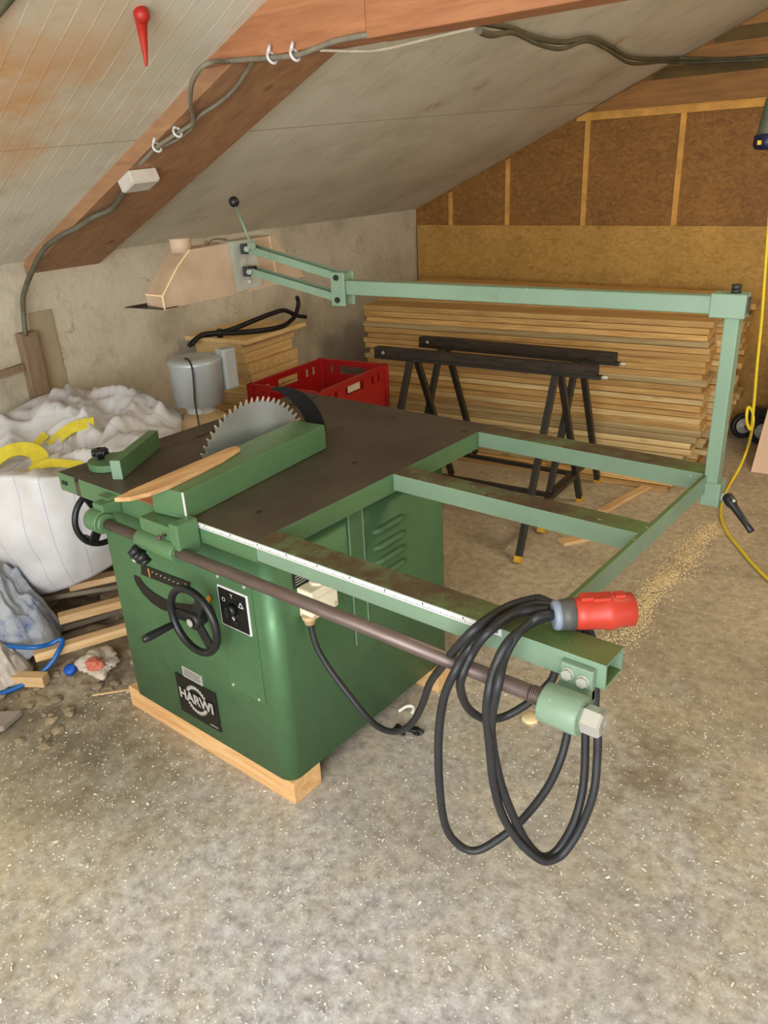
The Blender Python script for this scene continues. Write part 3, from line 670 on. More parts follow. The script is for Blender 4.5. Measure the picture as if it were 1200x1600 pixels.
# ------------------------------------------------------------------ on the table
mg = thing('mitre_gauge', (-.70,.06,HT), 'green mitre gauge with black knob at the left of the saw table', 'mitre gauge')
hd = Vector((-.155,.25,0)).normalized(); hn = Vector((hd.y,-hd.x,0))
mb = MB(); mb.obox(Vector((-.722,.125,HT+.031))+hn*.010, hd, hn, (0,0,1), .148, .016, .030, .002); mb.obox(Vector((-.722,.125,HT+.031))+hn*.010-hd*.1486, hd, hn, (0,0,1), .0008, .016, .030, 0, 1)
obj('gauge_fence', mb, ['fence','pale'], mg)
mb = MB(); cc = Vector((-.765,.065,HT)); P_ = []
for i in range(17):
    a = math.radians(-100+200*i/16); e = -hn*math.cos(a)+hd*math.sin(a); P_.append(cc+e*.068)
mb.prism([(p.x,p.y,HT+.001) for p in P_]+[(cc.x+hn.x*.055+hd.x*.05,cc.y+hn.y*.055+hd.y*.05,HT+.001),(cc.x+hn.x*.055-hd.x*.05,cc.y+hn.y*.055-hd.y*.05,HT+.001)], (0,0,.022), bev=.001)
obj('gauge_head', mb, 'fence', mg)
mb = MB(); mb.box(-.7705,-.7535,-.05,.40,HT-.009,HT+.001); obj('guide_bar', mb, 'patina', mg)
mb = MB(); kc = Vector((-.79,.05,HT+.023)); mb.lathe(kc, (0,0,1), [(0,.010),(.012,.010),(.014,.020),(.028,.024),(.034,.018),(.035,.010),(.030,.008)], 20)
for i in range(7):
    a = 2*math.pi*i/7; mb.cyl(kc+Vector((.021*math.cos(a),.021*math.sin(a),.014)), kc+Vector((.021*math.cos(a),.021*math.sin(a),.032)), .006, n=8)
obj('clamp_knob', mb, 'black', mg)
mb = MB(); L = [(-.300,-.215),(-.312,-.14),(-.322,-.06),(-.335,.06),(-.352,.20)]; Rr = [(-.345,.235),(-.318,.225),(-.288,.14),(-.270,.03),(-.254,-.07),(-.252,-.14),(-.268,-.19)]
mb.prism([(x,y,1.001) for x, y in L+Rr], (0,0,.012), bev=.003)
tag(obj('wood_strip', mb, 'offcut', origin=(-.3,0,1.0)), 'long pale wood strip lying along the top of the green fence, overhanging the front', 'wood strip')
mb = MB(); mb.prism([(-.50,-.05,HT+.001),(-.468,-.055,HT+.001),(-.462,.03,HT+.001),(-.485,.06,HT+.001),(-.503,.04,HT+.001)], (0,0,.012), bev=.002)
tag(obj('wood_offcut', mb, 'offcut', origin=(-.48,0,HT)), 'small wood offcut lying on the saw table beside the long strip', 'wood offcut')
mb = MB(); mb.box(-.455,-.332,TF+.002,.055,HT-.002,HT+.0015,.0006); o_ = obj('throat_plate', mb, 'rust', top, label='red-brown wooden plate at the front of the table')

# power cable with plug
PW = ([ (0.030,0.107,0.609),(0.048,0.105,0.533),(0.088,0.110,0.467),(0.150,0.115,0.403),(0.221,0.110,0.358),(0.286,0.100,0.355),(0.358,0.080,0.399),(0.425,0.050,0.479),(0.480,0.020,0.576),(0.533,-0.020,0.682),(0.616,-0.090,0.799),(0.690,-0.140,0.904),(0.730,-0.130,0.959),(0.720,-0.016,0.938),(0.747,0.038,0.940),(0.773,0.042,0.945),(0.830,0.045,0.925),(0.850,0.060,0.850),(0.840,0.050,0.692),(0.839,0.040,0.634),(0.835,0.020,0.580),(0.817,0.000,0.512),(0.780,-0.030,0.433),(0.741,-0.060,0.379),(0.701,-0.090,0.344),(0.668,-0.110,0.358),(0.647,-0.130,0.418),(0.648,-0.150,0.543),(0.655,-0.160,0.680),(0.673,-0.165,0.790),(0.700,-0.165,0.865),(0.708,-0.130,0.900),(0.739,-0.105,0.945),(0.752,-0.021,0.945),(0.771,0.020,0.945),(0.800,0.050,0.925),(0.795,0.065,0.860),(0.796,0.060,0.773),(0.781,0.050,0.734),(0.748,0.030,0.688),(0.710,0.000,0.657),(0.693,-0.050,0.678),(0.681,-0.090,0.724),(0.690,-0.130,0.795),(0.709,-0.155,0.853),(0.717,-0.130,0.895),(0.749,-0.128,0.950),(0.761,-0.052,0.955),(0.794,-0.016,0.957),(0.840,0.050,0.930),(0.870,0.065,0.850),(0.873,0.050,0.707),(0.876,0.050,0.655),(0.888,0.030,0.549),(0.886,0.000,0.466),(0.865,-0.030,0.397),(0.845,-0.060,0.394),(0.818,-0.080,0.438),(0.796,-0.110,0.534),(0.780,-0.130,0.625),(0.774,-0.150,0.731),(0.786,-0.170,0.809),(0.801,-0.175,0.886),(0.790,-0.135,0.917),(0.797,-0.107,0.950),(0.800,-0.062,0.955),(0.815,-0.039,0.965),(0.845,0.048,0.930),(0.875,0.068,0.850),(0.889,0.060,0.708),(0.902,0.050,0.667),(0.909,0.040,0.614),(0.915,0.020,0.546),(0.903,0.000,0.466),(0.882,-0.030,0.403),(0.863,-0.060,0.393),(0.846,-0.080,0.407),(0.811,-0.100,0.450),(0.784,-0.120,0.519),(0.773,-0.140,0.614),(0.775,-0.160,0.725),(0.777,-0.175,0.808),(0.784,-0.180,0.865),(0.782,-0.155,0.905),(0.791,-0.124,0.945),(0.798,-0.059,0.950),(0.811,-0.024,0.952),(0.824,-0.010,0.954) ])
pc = thing('power_cable', (.8,-.02,.92), 'black power cable with red plug looped over the front rail', 'power cable')
mb = MB(); mb.tube(PW, .0088, 12, sub=5); obj('cable', mb, 'rubber', pc)
pa, pb = Vector((.822,-.014,.955)), Vector((.935,.088,.957)); d = (pb-pa).normalized()
mb = MB(); mb.lathe(pa, d, [(0,.014),(.0,.026),(.004,.0285),(.012,.029),(.014,.012)], 26); obj('plug_collar', mb, 'bluegrey', pc, label='blue-grey collar ring')
mb = MB(); mb.lathe(pa+d*.010, d, [(0,.0285),(.028,.0315),(.030,.028)], 26); obj('plug_gland', mb, 'greyplug', pc, label='dark grey gland nut')
mb = MB(); mb.lathe(pa+d*.036, d, [(0,.029),(.02,.032),(.055,.033),(.062,.036),(.075,.037),(.082,.033),(.115,.0325),(.117,.029),(.117,.027),(.085,.027)], 30)
mb.box(0,0,0,0,0,0) if False else None
u_ = Vector((0,0,1)); s_ = d.cross(u_).normalized()
mb.obox(pa+d*.062+u_*.034, d, s_, u_, .012, .012, .004, .002); mb.obox(pa+d*.125+u_*.032, d, s_, u_, .010, .010, .005, .002)
mb.obox(pa+d*.088+u_*.034+s_*.004, d, s_, u_, .016, .014, .004, .002)
obj('plug_body', mb, 'red', pc, label='red industrial plug body')
mb = MB(); mb.cyl(pa+d*.122, pa+d*.124, .027, n=24)
for i in range(5):
    a = 2*math.pi*i/5; q = pa+d*.122+(u_*math.cos(a)+s_*math.sin(a))*.017; mb.cyl(q, q+d*.022, .003, n=8, mi=1)
obj('plug_pins', mb, ['red_dark','zinc'], pc)

# timber under the saw
mb = MB(); mb.box(-.836, .0, .004, .122, .0, .081, .003)
tag(obj('wooden_beam', mb, 'beam_floor', origin=(-.4,.06,0)), 'pale wooden beam under the front edge of the saw cabinet', 'wooden beam')
mb = MB(); mb.box(-.836, .035, .70, .815, .0, .081, .003)
tag(obj('wooden_beam', mb, 'beam_floor', origin=(-.4,.76,0)), 'pale wooden beam under the rear edge of the cabinet, only its end showing', 'wooden beam')

# ------------------------------------------------------------------ big stack of boards
s8 = math.radians(8); su = Vector((-math.cos(s8),-math.sin(s8),0)); sv = Vector((-math.sin(s8),math.cos(s8),0))
S0 = Vector((.135,3.06,0)); NL = 27; TH = .945/NL
rg = random.Random(3)
for i in range(NL):
    z0 = i*TH; low = max(0, (9-i))/9
    lay = NL-1-i
    for r in range(5):
        y0 = r*.212+ (rg.uniform(.0,.018) if r else rg.uniform(-.010,.006)) - (.08*low if r == 0 else 0)
        wd = .19 if r else .20
        e0 = -rg.uniform(0,.035)+ (.03 if r == 0 else -.0)+.13*low*rg.uniform(.75,1.1)-(.0 if r == 0 else rg.uniform(.0,.07))
        e1 = 2.13+rg.uniform(-.015,.015)+.01*(i % 3)+.06*r
        th = TH*rg.uniform(.90,.975)
        if lay == 0: e0, e1, th = (-.0, 2.15+.06*r, TH*.9)
        sag = rg.uniform(-.002,.002)
        mb = MB(); ar = math.radians(8-1.7*r); ur = Vector((-math.cos(ar),-math.sin(ar),0)); P = lambda a, b, z: S0+sv*(r*.212)+ur*a+sv*(b-r*.212)+Vector((0,0,z))
        mb.hexa([P(e1,y0,z0),P(e0,y0,z0),P(e0,y0+wd,z0),P(e1,y0+wd,z0),P(e1,y0,z0+th),P(e0,y0,z0+th+sag),P(e0,y0+wd,z0+th+sag),P(e1,y0+wd,z0+th)], 0, .003)
        # boards run along local X: build in world, rotate into local frame so the grain follows the board
        o = obj('board', mb, 'board_warm' if rg.random() < (.5 if i > 8 else .15) or i < 2 else 'board', origin=P((e0+e1)/2,y0+wd/2,z0))
        rot = Matrix.Rotation(ar, 4, 'Z'); o.data.transform(rot.inverted()); o.rotation_euler = (0,0,ar)
        if r == 0: lb = 'rough board on the front of the tall stack, %s layer from the top' % ORD[lay]
        else: lb = 'rough board in the %s layer of the tall stack, %s row behind the front' % (ORD[lay], ['first','second','third','rearmost'][r-1])
        if lay == 0: lb = ('uppermost rough board on the front edge of the tall stack' if r == 0 else 'rough board on top of the tall stack, %s row behind the front' % ['first','second','third','rearmost'][r-1])
        tag(o, lb, 'board', 'boards in the tall stack against the back wall')

# ------------------------------------------------------------------ trestles
def trestle(cx, cy, ang, sp, bz, left, Ln, xoff, label, wood_top):
    c, s = math.cos(ang), math.sin(ang)
    W = lambda a, b, z: Vector((cx+c*a-s*b, cy+s*a+c*b, z))
    t = thing('trestle', (cx, cy, 0), label, 'trestle', 'black trestles in front of the board stack')
    mb = MB(); mb.obox(W(xoff-Ln/2,0,bz-.022), (c,s,0), (-s,c,0), (0,0,1), Ln/2, .026, .022, .003); obj('top_beam', mb, 'trestle_wood', t)
    mb = MB(); mb.obox(W(xoff-Ln/2+.01,-.004,bz-.052), (c,s,0), (-s,c,0), (0,0,1), Ln/2+.012, .022, .008, .002); obj('beam_channel', mb, 'trestle', t)
    zb = .19; f = zb/(bz-.06); ends = []
    for a in (0, -left):
        sps = []
        for b in (-1, 1):
            p0, p1 = W(a, b*.035, bz-.058), W(a, b*sp/2, .0)
            mb = MB(); mb.bar(p0, p0+(p1-p0)*.965, .030, .030, (c,s,0), .002); lg = obj('leg', mb, 'trestle', t)
            mb = MB(); mb.bar(p0+(p1-p0)*.962, p1+Vector((0,0,.004)), .034, .034, (c,s,0), .002); obj('yellow_foot', mb, 'yellow', lg, label='worn yellow foot')
            sps.append(p0+(p1-p0)*(1-f))
        mb = MB(); mb.bar(sps[0], sps[1], .026, .024, (0,0,1), .002); obj('spreader', mb, 'trestle', t); ends.append((sps[0]+sps[1])/2)
    mb = MB(); mb.bar(ends[0], ends[1], .024, .022, (0,0,1), .002); obj('stretcher', mb, 'trestle', t)
    mb = MB(); mb.cyl(W(xoff-Ln+.06,-.026,bz-.025), W(xoff-Ln+.06,-.031,bz-.025), .009, n=12); mb.cyl(W(xoff+.0,0,bz-.052), W(xoff+.05,0,bz-.052), .008, n=10)
    obj('bolt', mb, 'zinc', t)
    return t
trestle(-.283, 2.162, math.radians(6), .85, .872, .80, 1.22, .19, 'black folding trestle with rusty beam, nearer the saw', 0)
trestle(-.335, 2.493, math.radians(4), .80, .862, .80, 1.14, .19, 'black folding trestle standing right in front of the board stack', 1)

# ------------------------------------------------------------------ red crates
def crate(cx, cy, z0, ang, L, W_, H, label):
    c, s = math.cos(ang), math.sin(ang)
    P = lambda a, b, z: Vector((cx+c*a-s*b, cy+s*a+c*b, z0+z))
    t = thing('crate', (cx, cy, z0), label, 'crate', 'red crates')
    mb = MB(); U, V, Z = (c,s,0), (-s,c,0), (0,0,1); th = .006
    def wall(a0, b0, a1, b1, cuts):
        # side wall with openings near the rim: columns between the cuts
        d = Vector((a1-a0, b1-b0)); ln = d.length; d /= ln
        def seg(f0, f1, zz0, zz1, w=th):
            m = ((f0+f1)/2)*ln; mb.obox(P(a0+d.x*m, b0+d.y*m, (zz0+zz1)/2), (c*d.x-s*d.y, s*d.x+c*d.y, 0), (-(s*d.x+c*d.y), c*d.x-s*d.y, 0), Z, (f1-f0)/2*ln, w/2, (zz1-zz0)/2)
        zc0, zc1 = H*.62, H*.84
        seg(0, 1, .0, zc0); seg(0, 1, zc1, H)
        x = 0
        for (c0, c1) in cuts: seg(x, c0, zc0, zc1); x = c1
        seg(x, 1, zc0, zc1)
        seg(-.01, 1.01, H-.014, H, .016); seg(0, 1, .0, .016, .014)
    cl = [(.10,.14),(.20,.24),(.36,.64),(.76,.80),(.86,.90)]
    wall(-L/2,-W_/2,L/2,-W_/2,cl); wall(L/2,-W_/2,L/2,W_/2,[(.15,.2),(.3,.7),(.8,.85)]); wall(L/2,W_/2,-L/2,W_/2,cl); wall(-L/2,W_/2,-L/2,-W_/2,[(.15,.2),(.3,.7),(.8,.85)])
    mb.obox(P(0,0,.008), U, V, Z, L/2, W_/2, .004)
    for a in (-1,1):
        for b in (-1,1): mb.obox(P(a*L/2,b*W_/2,H/2), U, V, Z, .014, .014, H/2, .003)
    obj('crate_body', mb, 'crate', t)
    return t, P
CRA = math.radians(97.5)
for i, lb in enumerate(['red plastic crate at the floor, lowest of its stack behind the saw','red plastic crate third from the top of its stack behind the saw','red plastic crate just beneath the open uppermost crate','open empty red plastic crate, uppermost of the stack behind the saw']):
    t, P = crate(-1.37, 1.665, .2*i, CRA, .60, .42, .199, lb)
for (a, b, w) in ((.12,-.205,.0),):
    mb = MB(); mb.obox(P(.0,-.2065,.148), (math.cos(CRA),math.sin(CRA),0), (-math.sin(CRA),math.cos(CRA),0), (0,0,1), .055, .0008, .018); obj('paper_label', mb, 'crate_lbl', t)

# ------------------------------------------------------------------ pile of short planks with tongs on it
ap = math.radians(8); pu = Vector((math.cos(ap), math.sin(ap),0)); pv = Vector((-math.sin(ap)*1.2, math.cos(ap),0)).normalized()
pc0 = Vector((-1.845,1.60,0)); rg = random.Random(11); hts = .055; n_ = 17
for i in range(n_):
    lay = n_-1-i; z0 = i*.0575
    long_v = (lay % 2 == 0)
    du, dv = rg.uniform(-.025,.012), rg.uniform(-.015,.02)
    mb = MB(); P = lambda a, b, z: pc0+pu*a+pv*b+Vector((0,0,z))
    a0, a1, b0, b1 = -.38+rg.uniform(-.02,.02), du, dv, .46+rg.uniform(-.02,.03)
    if lay == 0: a0, a1, b0, b1 = -.41, .035, -.03, .53
    hh = .0555 if lay else .024
    mb.hexa([P(a0,b0,z0),P(a1,b0,z0),P(a1,b1,z0),P(a0,b1,z0),P(a0,b0,z0+hh),P(a1,b0,z0+hh),P(a1,b1,z0+hh),P(a0,b1,z0+hh)], 0, .003)
    o = obj('short_plank', mb, 'plank', origin=P(-.2,.25,z0)); rot = Matrix.Rotation(ap if not long_v else ap+math.pi/2, 4, 'Z'); o.data.transform(rot.inverted()); o.rotation_euler = (0,0,ap if not long_v else ap+math.pi/2)
    tag(o, ('thin plank lid on top of the short plank pile, under the black tongs' if lay == 0 else 'pale short plank by the left wall, %s from the top of its pile' % ORD[lay]), 'plank', 'short planks piled by the left wall')
zt = (n_-1)*.0575+.024
tg = thing('tongs', (-1.9,1.75,zt), 'black iron smithing tongs lying across the short plank pile', 'tongs')
TG = lambda a, b, z: pc0+pu*a+pv*b+Vector((0,0,zt+z))
r_ = lambda f: .011-.003*f
A_ = [TG(-.29,-.13,-.03),TG(-.26,-.07,.012),TG(-.20,-.02,.02),TG(-.13,.06,.035),TG(-.07,.19,.065),TG(-.03,.30,.085),TG(.0,.38,.09),TG(.02,.46,.05),TG(.04,.53,.03)]
mb = MB(); mb.tube(A_, lambda f: .014-.004*abs(f-.4), 10); obj('tong_arm', mb, 'iron', tg)
B_ = [TG(-.275,-.12,-.025),TG(-.25,-.07,.018),TG(-.19,-.02,.026),TG(-.12,.05,.018),TG(-.01,.17,.016),TG(.03,.30,.016),TG(.03,.40,.035),TG(.02,.46,.06),TG(.015,.50,.11),TG(.015,.49,.15)]
mb = MB(); mb.tube(B_, lambda f: .014-.004*abs(f-.4), 10); obj('tong_arm', mb, 'iron', tg)
mb = MB(); mb.cyl(TG(-.17,.0,.0), TG(-.17,.0,.045), .016, n=14); obj('rivet', mb, 'iron', tg)

# ------------------------------------------------------------------ grey motor can on a clear hood
cc = Vector((-1.44,.95,0)); dc = thing('dust_extractor', (cc.x,cc.y,0), 'silver grey metal can on a clear collar and tan drum behind the saw table', 'dust extractor')
mb = MB(); mb.lathe(cc+Vector((0,0,.815)), (0,0,1), [(0,.10),(.002,.112),(.18,.116),(.188,.119),(.194,.116),(.204,.108),(.208,.08)], 40); obj('motor_can', mb, 'can', dc)
mb = MB(); mb.box(cc.x+.04,cc.x+.10,cc.y+.085,cc.y+.16,.86,1.045,.01); obj('side_box', mb, 'can', dc)
mb = MB(); mb.box(cc.x-.119,cc.x-.112,cc.y-.045,cc.y-.02,.935,.985,.001); obj('side_mark', mb, 'plate', dc)
mb = MB(); mb.lathe(cc+Vector((0,0,.772)), (0,0,1), [(0,.066),(.045,.066),(.045,.061),(0,.061),(0,.066)], 32, caps=False); obj('clear_collar', mb, 'glass', dc)
mb = MB(); mb.lathe(cc, (0,0,1), [(0,.165),(.62,.18),(.68,.172),(.72,.14),(.755,.10),(.775,.068)], 36); obj('drum', mb, 'tan', dc)
mb = MB(); mb.tube([cc+Vector((.0,-.05,1.022)),cc+Vector((.05,-.07,1.03)),cc+Vector((.09,-.085,1.0)),cc+Vector((.094,-.092,.92)),cc+Vector((.088,-.095,.84)),cc+Vector((.10,-.10,.74)),cc+Vector((.115,-.13,.60))], .004, 8); obj('motor_cord', mb, 'rubber', dc)

# ------------------------------------------------------------------ white builder's bag on wood scraps
BC = Vector((-1.68,.42,0)); hx, hy = .44, .45; rb = math.radians(0)
bag = thing('builders_bag', (BC.x,BC.y,.15), 'big crumpled white woven bag with yellow straps beside the saw', 'bag')
def bagpt(th, f):
    """f 0 bottom .. 1 rim"""
    c_, s_ = math.cos(th), math.sin(th); e = .72
    x = math.copysign(abs(c_)**e, c_); y = math.copysign(abs(s_)**e, s_)
    sc = .74+.30*math.sin(min(1, f*1.25)*math.pi*.5)-.05*max(0, f-.8)*5*.6
    p = Vector((BC.x+x*hx*sc, BC.y+y*hy*sc, .17+.58*f))
    bk_ = min(1, max(0, (-(p.x-BC.x)*.8+(p.y-BC.y)*.7)/.4)); p.z += (.09*bk_+.012*math.sin(5*th))*f+(1-f)*(.045+.34*((p.x-BC.x)*.78+(p.y-BC.y)*.63))
    n = noise.noise(p*2.6)*.05+noise.noise(p*7+Vector((3,1,5)))*.018
    # vertical pull folds
    n += .012*math.sin(9*th+2*f)*f+.018*abs(noise.noise(Vector((th*3,f*1.2,2))))
    p += Vector((x, y, 0)).normalized()*n
    p.x = max(p.x, wx(p.y, .012)); return p
mb = MB(); N, K = 120, 34; uvs = []
rows = [[bagpt(2*math.pi*i/N, k/K) for i in range(N)] for k in range(K+1)]
# top: folded cloth rising to the wall side
def toppt(th, q):
    """q 0 rim .. 1 centre"""
    r0 = rows[K][int(round(th/(2*math.pi)*N)) % N]; ctr = Vector((BC.x-.05, BC.y+.08, .775))
    p = r0.lerp(ctr, q)
    wv = Vector((noise.noise(p*3), noise.noise(p*3+Vector((9,2,0))), 0))*.08
    rd = lambda f, o: 1-2.4*abs(noise.noise(Vector(((p.x+wv.x)*f*1.3+(p.y+wv.y)*f*.5, (p.y+wv.y)*f-(p.x+wv.x)*f*.3, o))))
    fold = .012+.055*rd(3.6, 1.3)+.030*rd(7.5, 4.3)+.010*rd(17, 7.3)
    hump = .05*math.exp(-((p.x+1.88)**2+(p.y-.58)**2)/.03)+.05*math.exp(-((p.x+1.50)**2+(p.y-.66)**2)/.03)
    dip = -.10*math.exp(-((p.x+1.62)**2+(p.y-.20)**2)/.03)-.08*math.exp(-((p.x+1.86)**2+(p.y-.12)**2)/.012)
    p.z += (fold-.05+hump+dip)*min(1, q*6)
    p.x = max(p.x, wx(p.y, .015)); return p
J = 30
trow = [[toppt(2*math.pi*i/N, j/J) for i in range(N)] for j in range(1, J)]
allr = rows+trow
bmv = [[mb.bm.verts.new(p) for p in r] for r in allr]
uvl = mb.bm.loops.layers.uv.new('UVMap')
for k in range(len(bmv)-1):
    for i in range(N):
        f = mb.bm.faces.new([bmv[k][i], bmv[k][(i+1)%N], bmv[k+1][(i+1)%N], bmv[k+1][i]]); f.smooth = True
        for lp, ii in zip(f.loops, (i, i+1, i+1, i)): lp[uvl].uv = (ii/N*22, k/K)
cv = mb.bm.verts.new(sum(allr[-1], Vector())/N)
for i in range(N): f = mb.bm.faces.new([bmv[-1][i], bmv[-1][(i+1)%N], cv]); f.smooth = True
mb.bm.faces.new([bmv[0][i] for i in range(N)])
cloth = obj('bag_cloth', mb, 'bag', bag)
M['strap'] = simple('yellow_strap', (222,204,60), .6, 0, .12, 30)
def strap(pts, w, name='lifting_strap'):
    mb = MB(); P = spline([Vector(p) for p in pts], 8); prev = None
    for i, p in enumerate(P):
        tdir = (P[min(i+1,len(P)-1)]-P[max(i-1,0)]).normalized(); sd = tdir.cross(Vector((.4,-.3,.8))).normalized(); nn = sd.cross(tdir)
        cur = [mb.bm.verts.new(p+sd*w*a+nn*.0018*b) for a, b in ((-1,-1),(1,-1),(1,1),(-1,1))]
        if prev:
            for a in range(4): mb.bm.faces.new([prev[a], prev[(a+1)%4], cur[(a+1)%4], cur[a]])
        else: mb.bm.faces.new(list(reversed(cur)))
        prev = cur
    mb.bm.faces.new(prev); return obj(name, mb, 'strap', bag, label='yellow lifting strap')
def bz(x, y):
    return min((((p.x-x)**2+(p.y-y)**2, p.z) for r in trow for p in r))[1]
for pth, w_, up_ in (([(-1.98,.0),(-1.90,.06),(-1.83,.13)], .03, .03), ([(-1.74,.10),(-1.70,.16),(-1.66,.22),(-1.60,.24),(-1.56,.22)], .034, .09), ([(-1.74,.36),(-1.68,.44),(-1.62,.52)], .03, .02), ([(-1.50,.14),(-1.44,.2),(-1.38,.3)], .02, .015), ([(-1.80,.30),(-1.78,.38)], .02, .01)):
    strap([(x, y, bz(x, y)+.010+up_*math.sin(math.pi*i/(len(pth)-1))) for i, (x, y) in enumerate(pth)], w_)


# wood scraps and clutter by the bag
def batten(name, p0, p1, w, h, m, label, cat='batten', group=None):
    p0, p1 = Vector(p0), Vector(p1); L_ = (p1-p0).length; mid = (p0+p1)/2
    mb = MB(); mb.box(-w/2, w/2, -L_/2, L_/2, -h/2, h/2, .003)
    o = obj(name, mb, m); d = (p1-p0).normalized(); o.rotation_euler = d.to_track_quat('Y','Z').to_euler(); o.location = mid
    return tag(o, label, cat, group)
G_ = 'loose battens beside the bag'
batten('batten', (-1.30,-.10,.085), (-1.10,.42,.085), .045, .035, 'batten', 'pale batten nearest the front, under the blue hose beside the saw', group=G_)
batten('batten', (-1.42,.08,.12), (-1.20,.55,.13), .05, .035, 'batten', 'pale batten in the middle of the scrap pile, between saw and bag', group=G_)
batten('batten', (-1.56,.22,.165), (-1.28,.75,.165), .06, .03, 'batten', 'pale batten just below the white bag', group=G_)
batten('grey_plank', (-1.75,-.02,.14), (-1.22,.80,.11), .10, .022, 'greywood', 'grey weathered plank below the white bag, above the dark gap', 'plank')
batten('broken_plank', (-1.52,-.06,.07), (-1.30,.62,.055), .10, .022, 'greywood', 'brown broken plank lying low in the scrap pile', 'plank')
batten('plank_scrap', (-1.62,-.14,.10), (-1.60,.30,.12), .035, .022, 'greywood', 'narrow grey slat slanting out from under the bag', 'slat')
batten('round_stake', (-1.45,-.28,.03), (-1.20,-.12,.03), .045, .045, 'batten', 'short tan stake on the floor under the blue hose', 'stake')
batten('grey_plank', (-1.9,.12,.13), (-1.9,.95,.17), .1, .03, 'greywood', 'grey board under the far side of the white bag', 'board')
for i, (x, y) in enumerate(((-1.85,.2),(-1.85,.8),(-1.5,.75),(-1.42,.35))):
    mb = MB(); mb.box(x-.05,x+.05,y-.05,y+.05,0,.112,.004); tag(obj('pallet_block', mb, 'greywood', origin=(x,y,0)), ['wooden block under the left front of the bag','wooden block under the far left of the bag','wooden block under the far right of the bag','wooden block under the battens between bag and saw'][i], 'wooden block')
mb = MB(); q = [(-1.30,-.44),(-1.095,-.275),(-1.06,-.36),(-1.16,-.52)]
mb.prism([(x,y,.012) for x, y in q], (0,0,.022), bev=.003); tag(obj('grey_board', mb, simple('grey_board', (150,134,122), .75, 0, .12, 8), origin=(-1.15,-.4,0)), 'flat grey board piece on the floor at the lower left corner', 'board')
def crumple(name, c, rx, ry, rz_, m, label, cat, seed, amp=.35):
    mb = MB(); b = bmesh.new(); bmesh.ops.create_icosphere(b, subdivisions=5, radius=1)
    for v in b.verts:
        p = v.co.copy(); n = noise.noise(p*1.3+Vector((seed,0,0)))+.45*abs(noise.noise(p*3.2+Vector((0,seed,0))))+.2*abs(noise.noise(p*7+Vector((0,0,seed))))
        p *= 1-amp*.5+amp*n; v.co = Vector((c[0]+p.x*rx, c[1]+p.y*ry, max(.002, c[2]+p.z*rz_)))
    mp = {v: mb.bm.verts.new(v.co) for v in b.verts}
    for f in b.faces: mb.bm.faces.new([mp[v] for v in f.verts]).smooth = True
    b.free(); return tag(obj(name, mb, m, origin=(c[0],c[1],0)), label, cat)
def film(c, rx, ry, h, m, label, seed):
    # thin sheet of film thrown over the scraps: sharp ridges, ragged outline
    mb = MB(); n = 70
    G = []
    for q in range(n+1):
        row = []
        for i in range(n+1):
            u, v = 2*i/n-1, 2*q/n-1; r = math.hypot(u, v); a = math.atan2(v, u)
            k = max(abs(u), abs(v))/max(r, 1e-6); u2, v2 = u*k, v*k      # square to disc
            rim = 1+.22*noise.noise(Vector((math.cos(a)*1.6+seed, math.sin(a)*1.6, 0)))
            p = Vector((u2*rim, v2*rim, 0)); e = max(0, 1-math.hypot(u2, v2)**2.2)
            rd = lambda f, o: 1-2.2*abs(noise.noise(Vector((p.x*f+o, p.y*f-o, seed))))
            z = e*(.62+.30*rd(1.4, seed)+.18*rd(3.2, 2)+.07*rd(7, 5))+.03*rd(5, 1)
            row.append(mb.bm.verts.new((c[0]+p.x*rx, c[1]+p.y*ry, max(.012, c[2]+z*h))))
        G.append(row)
    for q in range(n):
        for i in range(n): mb.bm.faces.new([G[q][i], G[q][i+1], G[q+1][i+1], G[q+1][i]]).smooth = True
    o = obj('plastic_bag', mb, m, origin=(c[0],c[1],0)); md = o.modifiers.new('thickness', 'SOLIDIFY'); md.thickness = .0015
    return tag(o, label, 'plastic bag')
film((-1.56,-.06,.06), .24, .19, .30, 'film', 'crumpled clear plastic bag on the scrap pile under the white bag', 3.3)
film((-1.44,-.20,.02), .17, .13, .13, simple('grey_film', (176,164,150), .4, 0, .15, 9), 'greyish crumpled plastic bag under the blue hose', 9.1)
crumple('torn_paper', (-1.13,.06,.03), .10, .085, .04, simple('torn_paper', (190,178,162), .8, 0, .12, 12), 'torn pale paper wrapped round a brick piece beside the saw', 'paper', 21, .5)
crumple('brick_piece', (-1.105,.03,.055), .045, .035, .022, 'brick', 'reddish brick piece in torn paper beside the saw', 'brick', 5, .3)
mb = MB(); mb.lathe((-1.20,-.02,.012), (.1,-.3,.9), [(0,.024),(.016,.024),(.02,.021),(.021,.008)], 20); tag(obj('bottle_cap', mb, 'bluecap', origin=(-1.20,-.02,0)), 'round bright blue plastic cap lying in the debris', 'cap')
mb = MB(); mb.lathe((-1.40,-.24,.03), (.3,-.5,.8), [(0,.016),(.012,.016),(.015,.012)], 16); tag(obj('bottle_cap', mb, 'yellow', origin=(-1.40,-.24,0)), 'small yellow cap in the debris under the blue hose', 'cap')
mb = MB(); mb.tube(([ (-1.505,-0.154,0.100),(-1.438,-0.158,0.120),(-1.351,-0.138,0.130),(-1.286,-0.097,0.130),(-1.273,-0.043,0.120),(-1.255,-0.009,0.130),(-1.242,-0.008,0.120),(-1.226,-0.039,0.100),(-1.228,-0.071,0.070),(-1.243,-0.113,0.040),(-1.259,-0.171,0.020),(-1.277,-0.226,0.012),(-1.287,-0.261,0.012),(-1.298,-0.295,0.012) ]), .0095, 10); tag(obj('hose', mb, 'bhose', origin=(-1.3,-.1,0)), 'blue hose looping over the wood scraps at the left', 'hose')
mb = MB(); rg = random.Random(4)
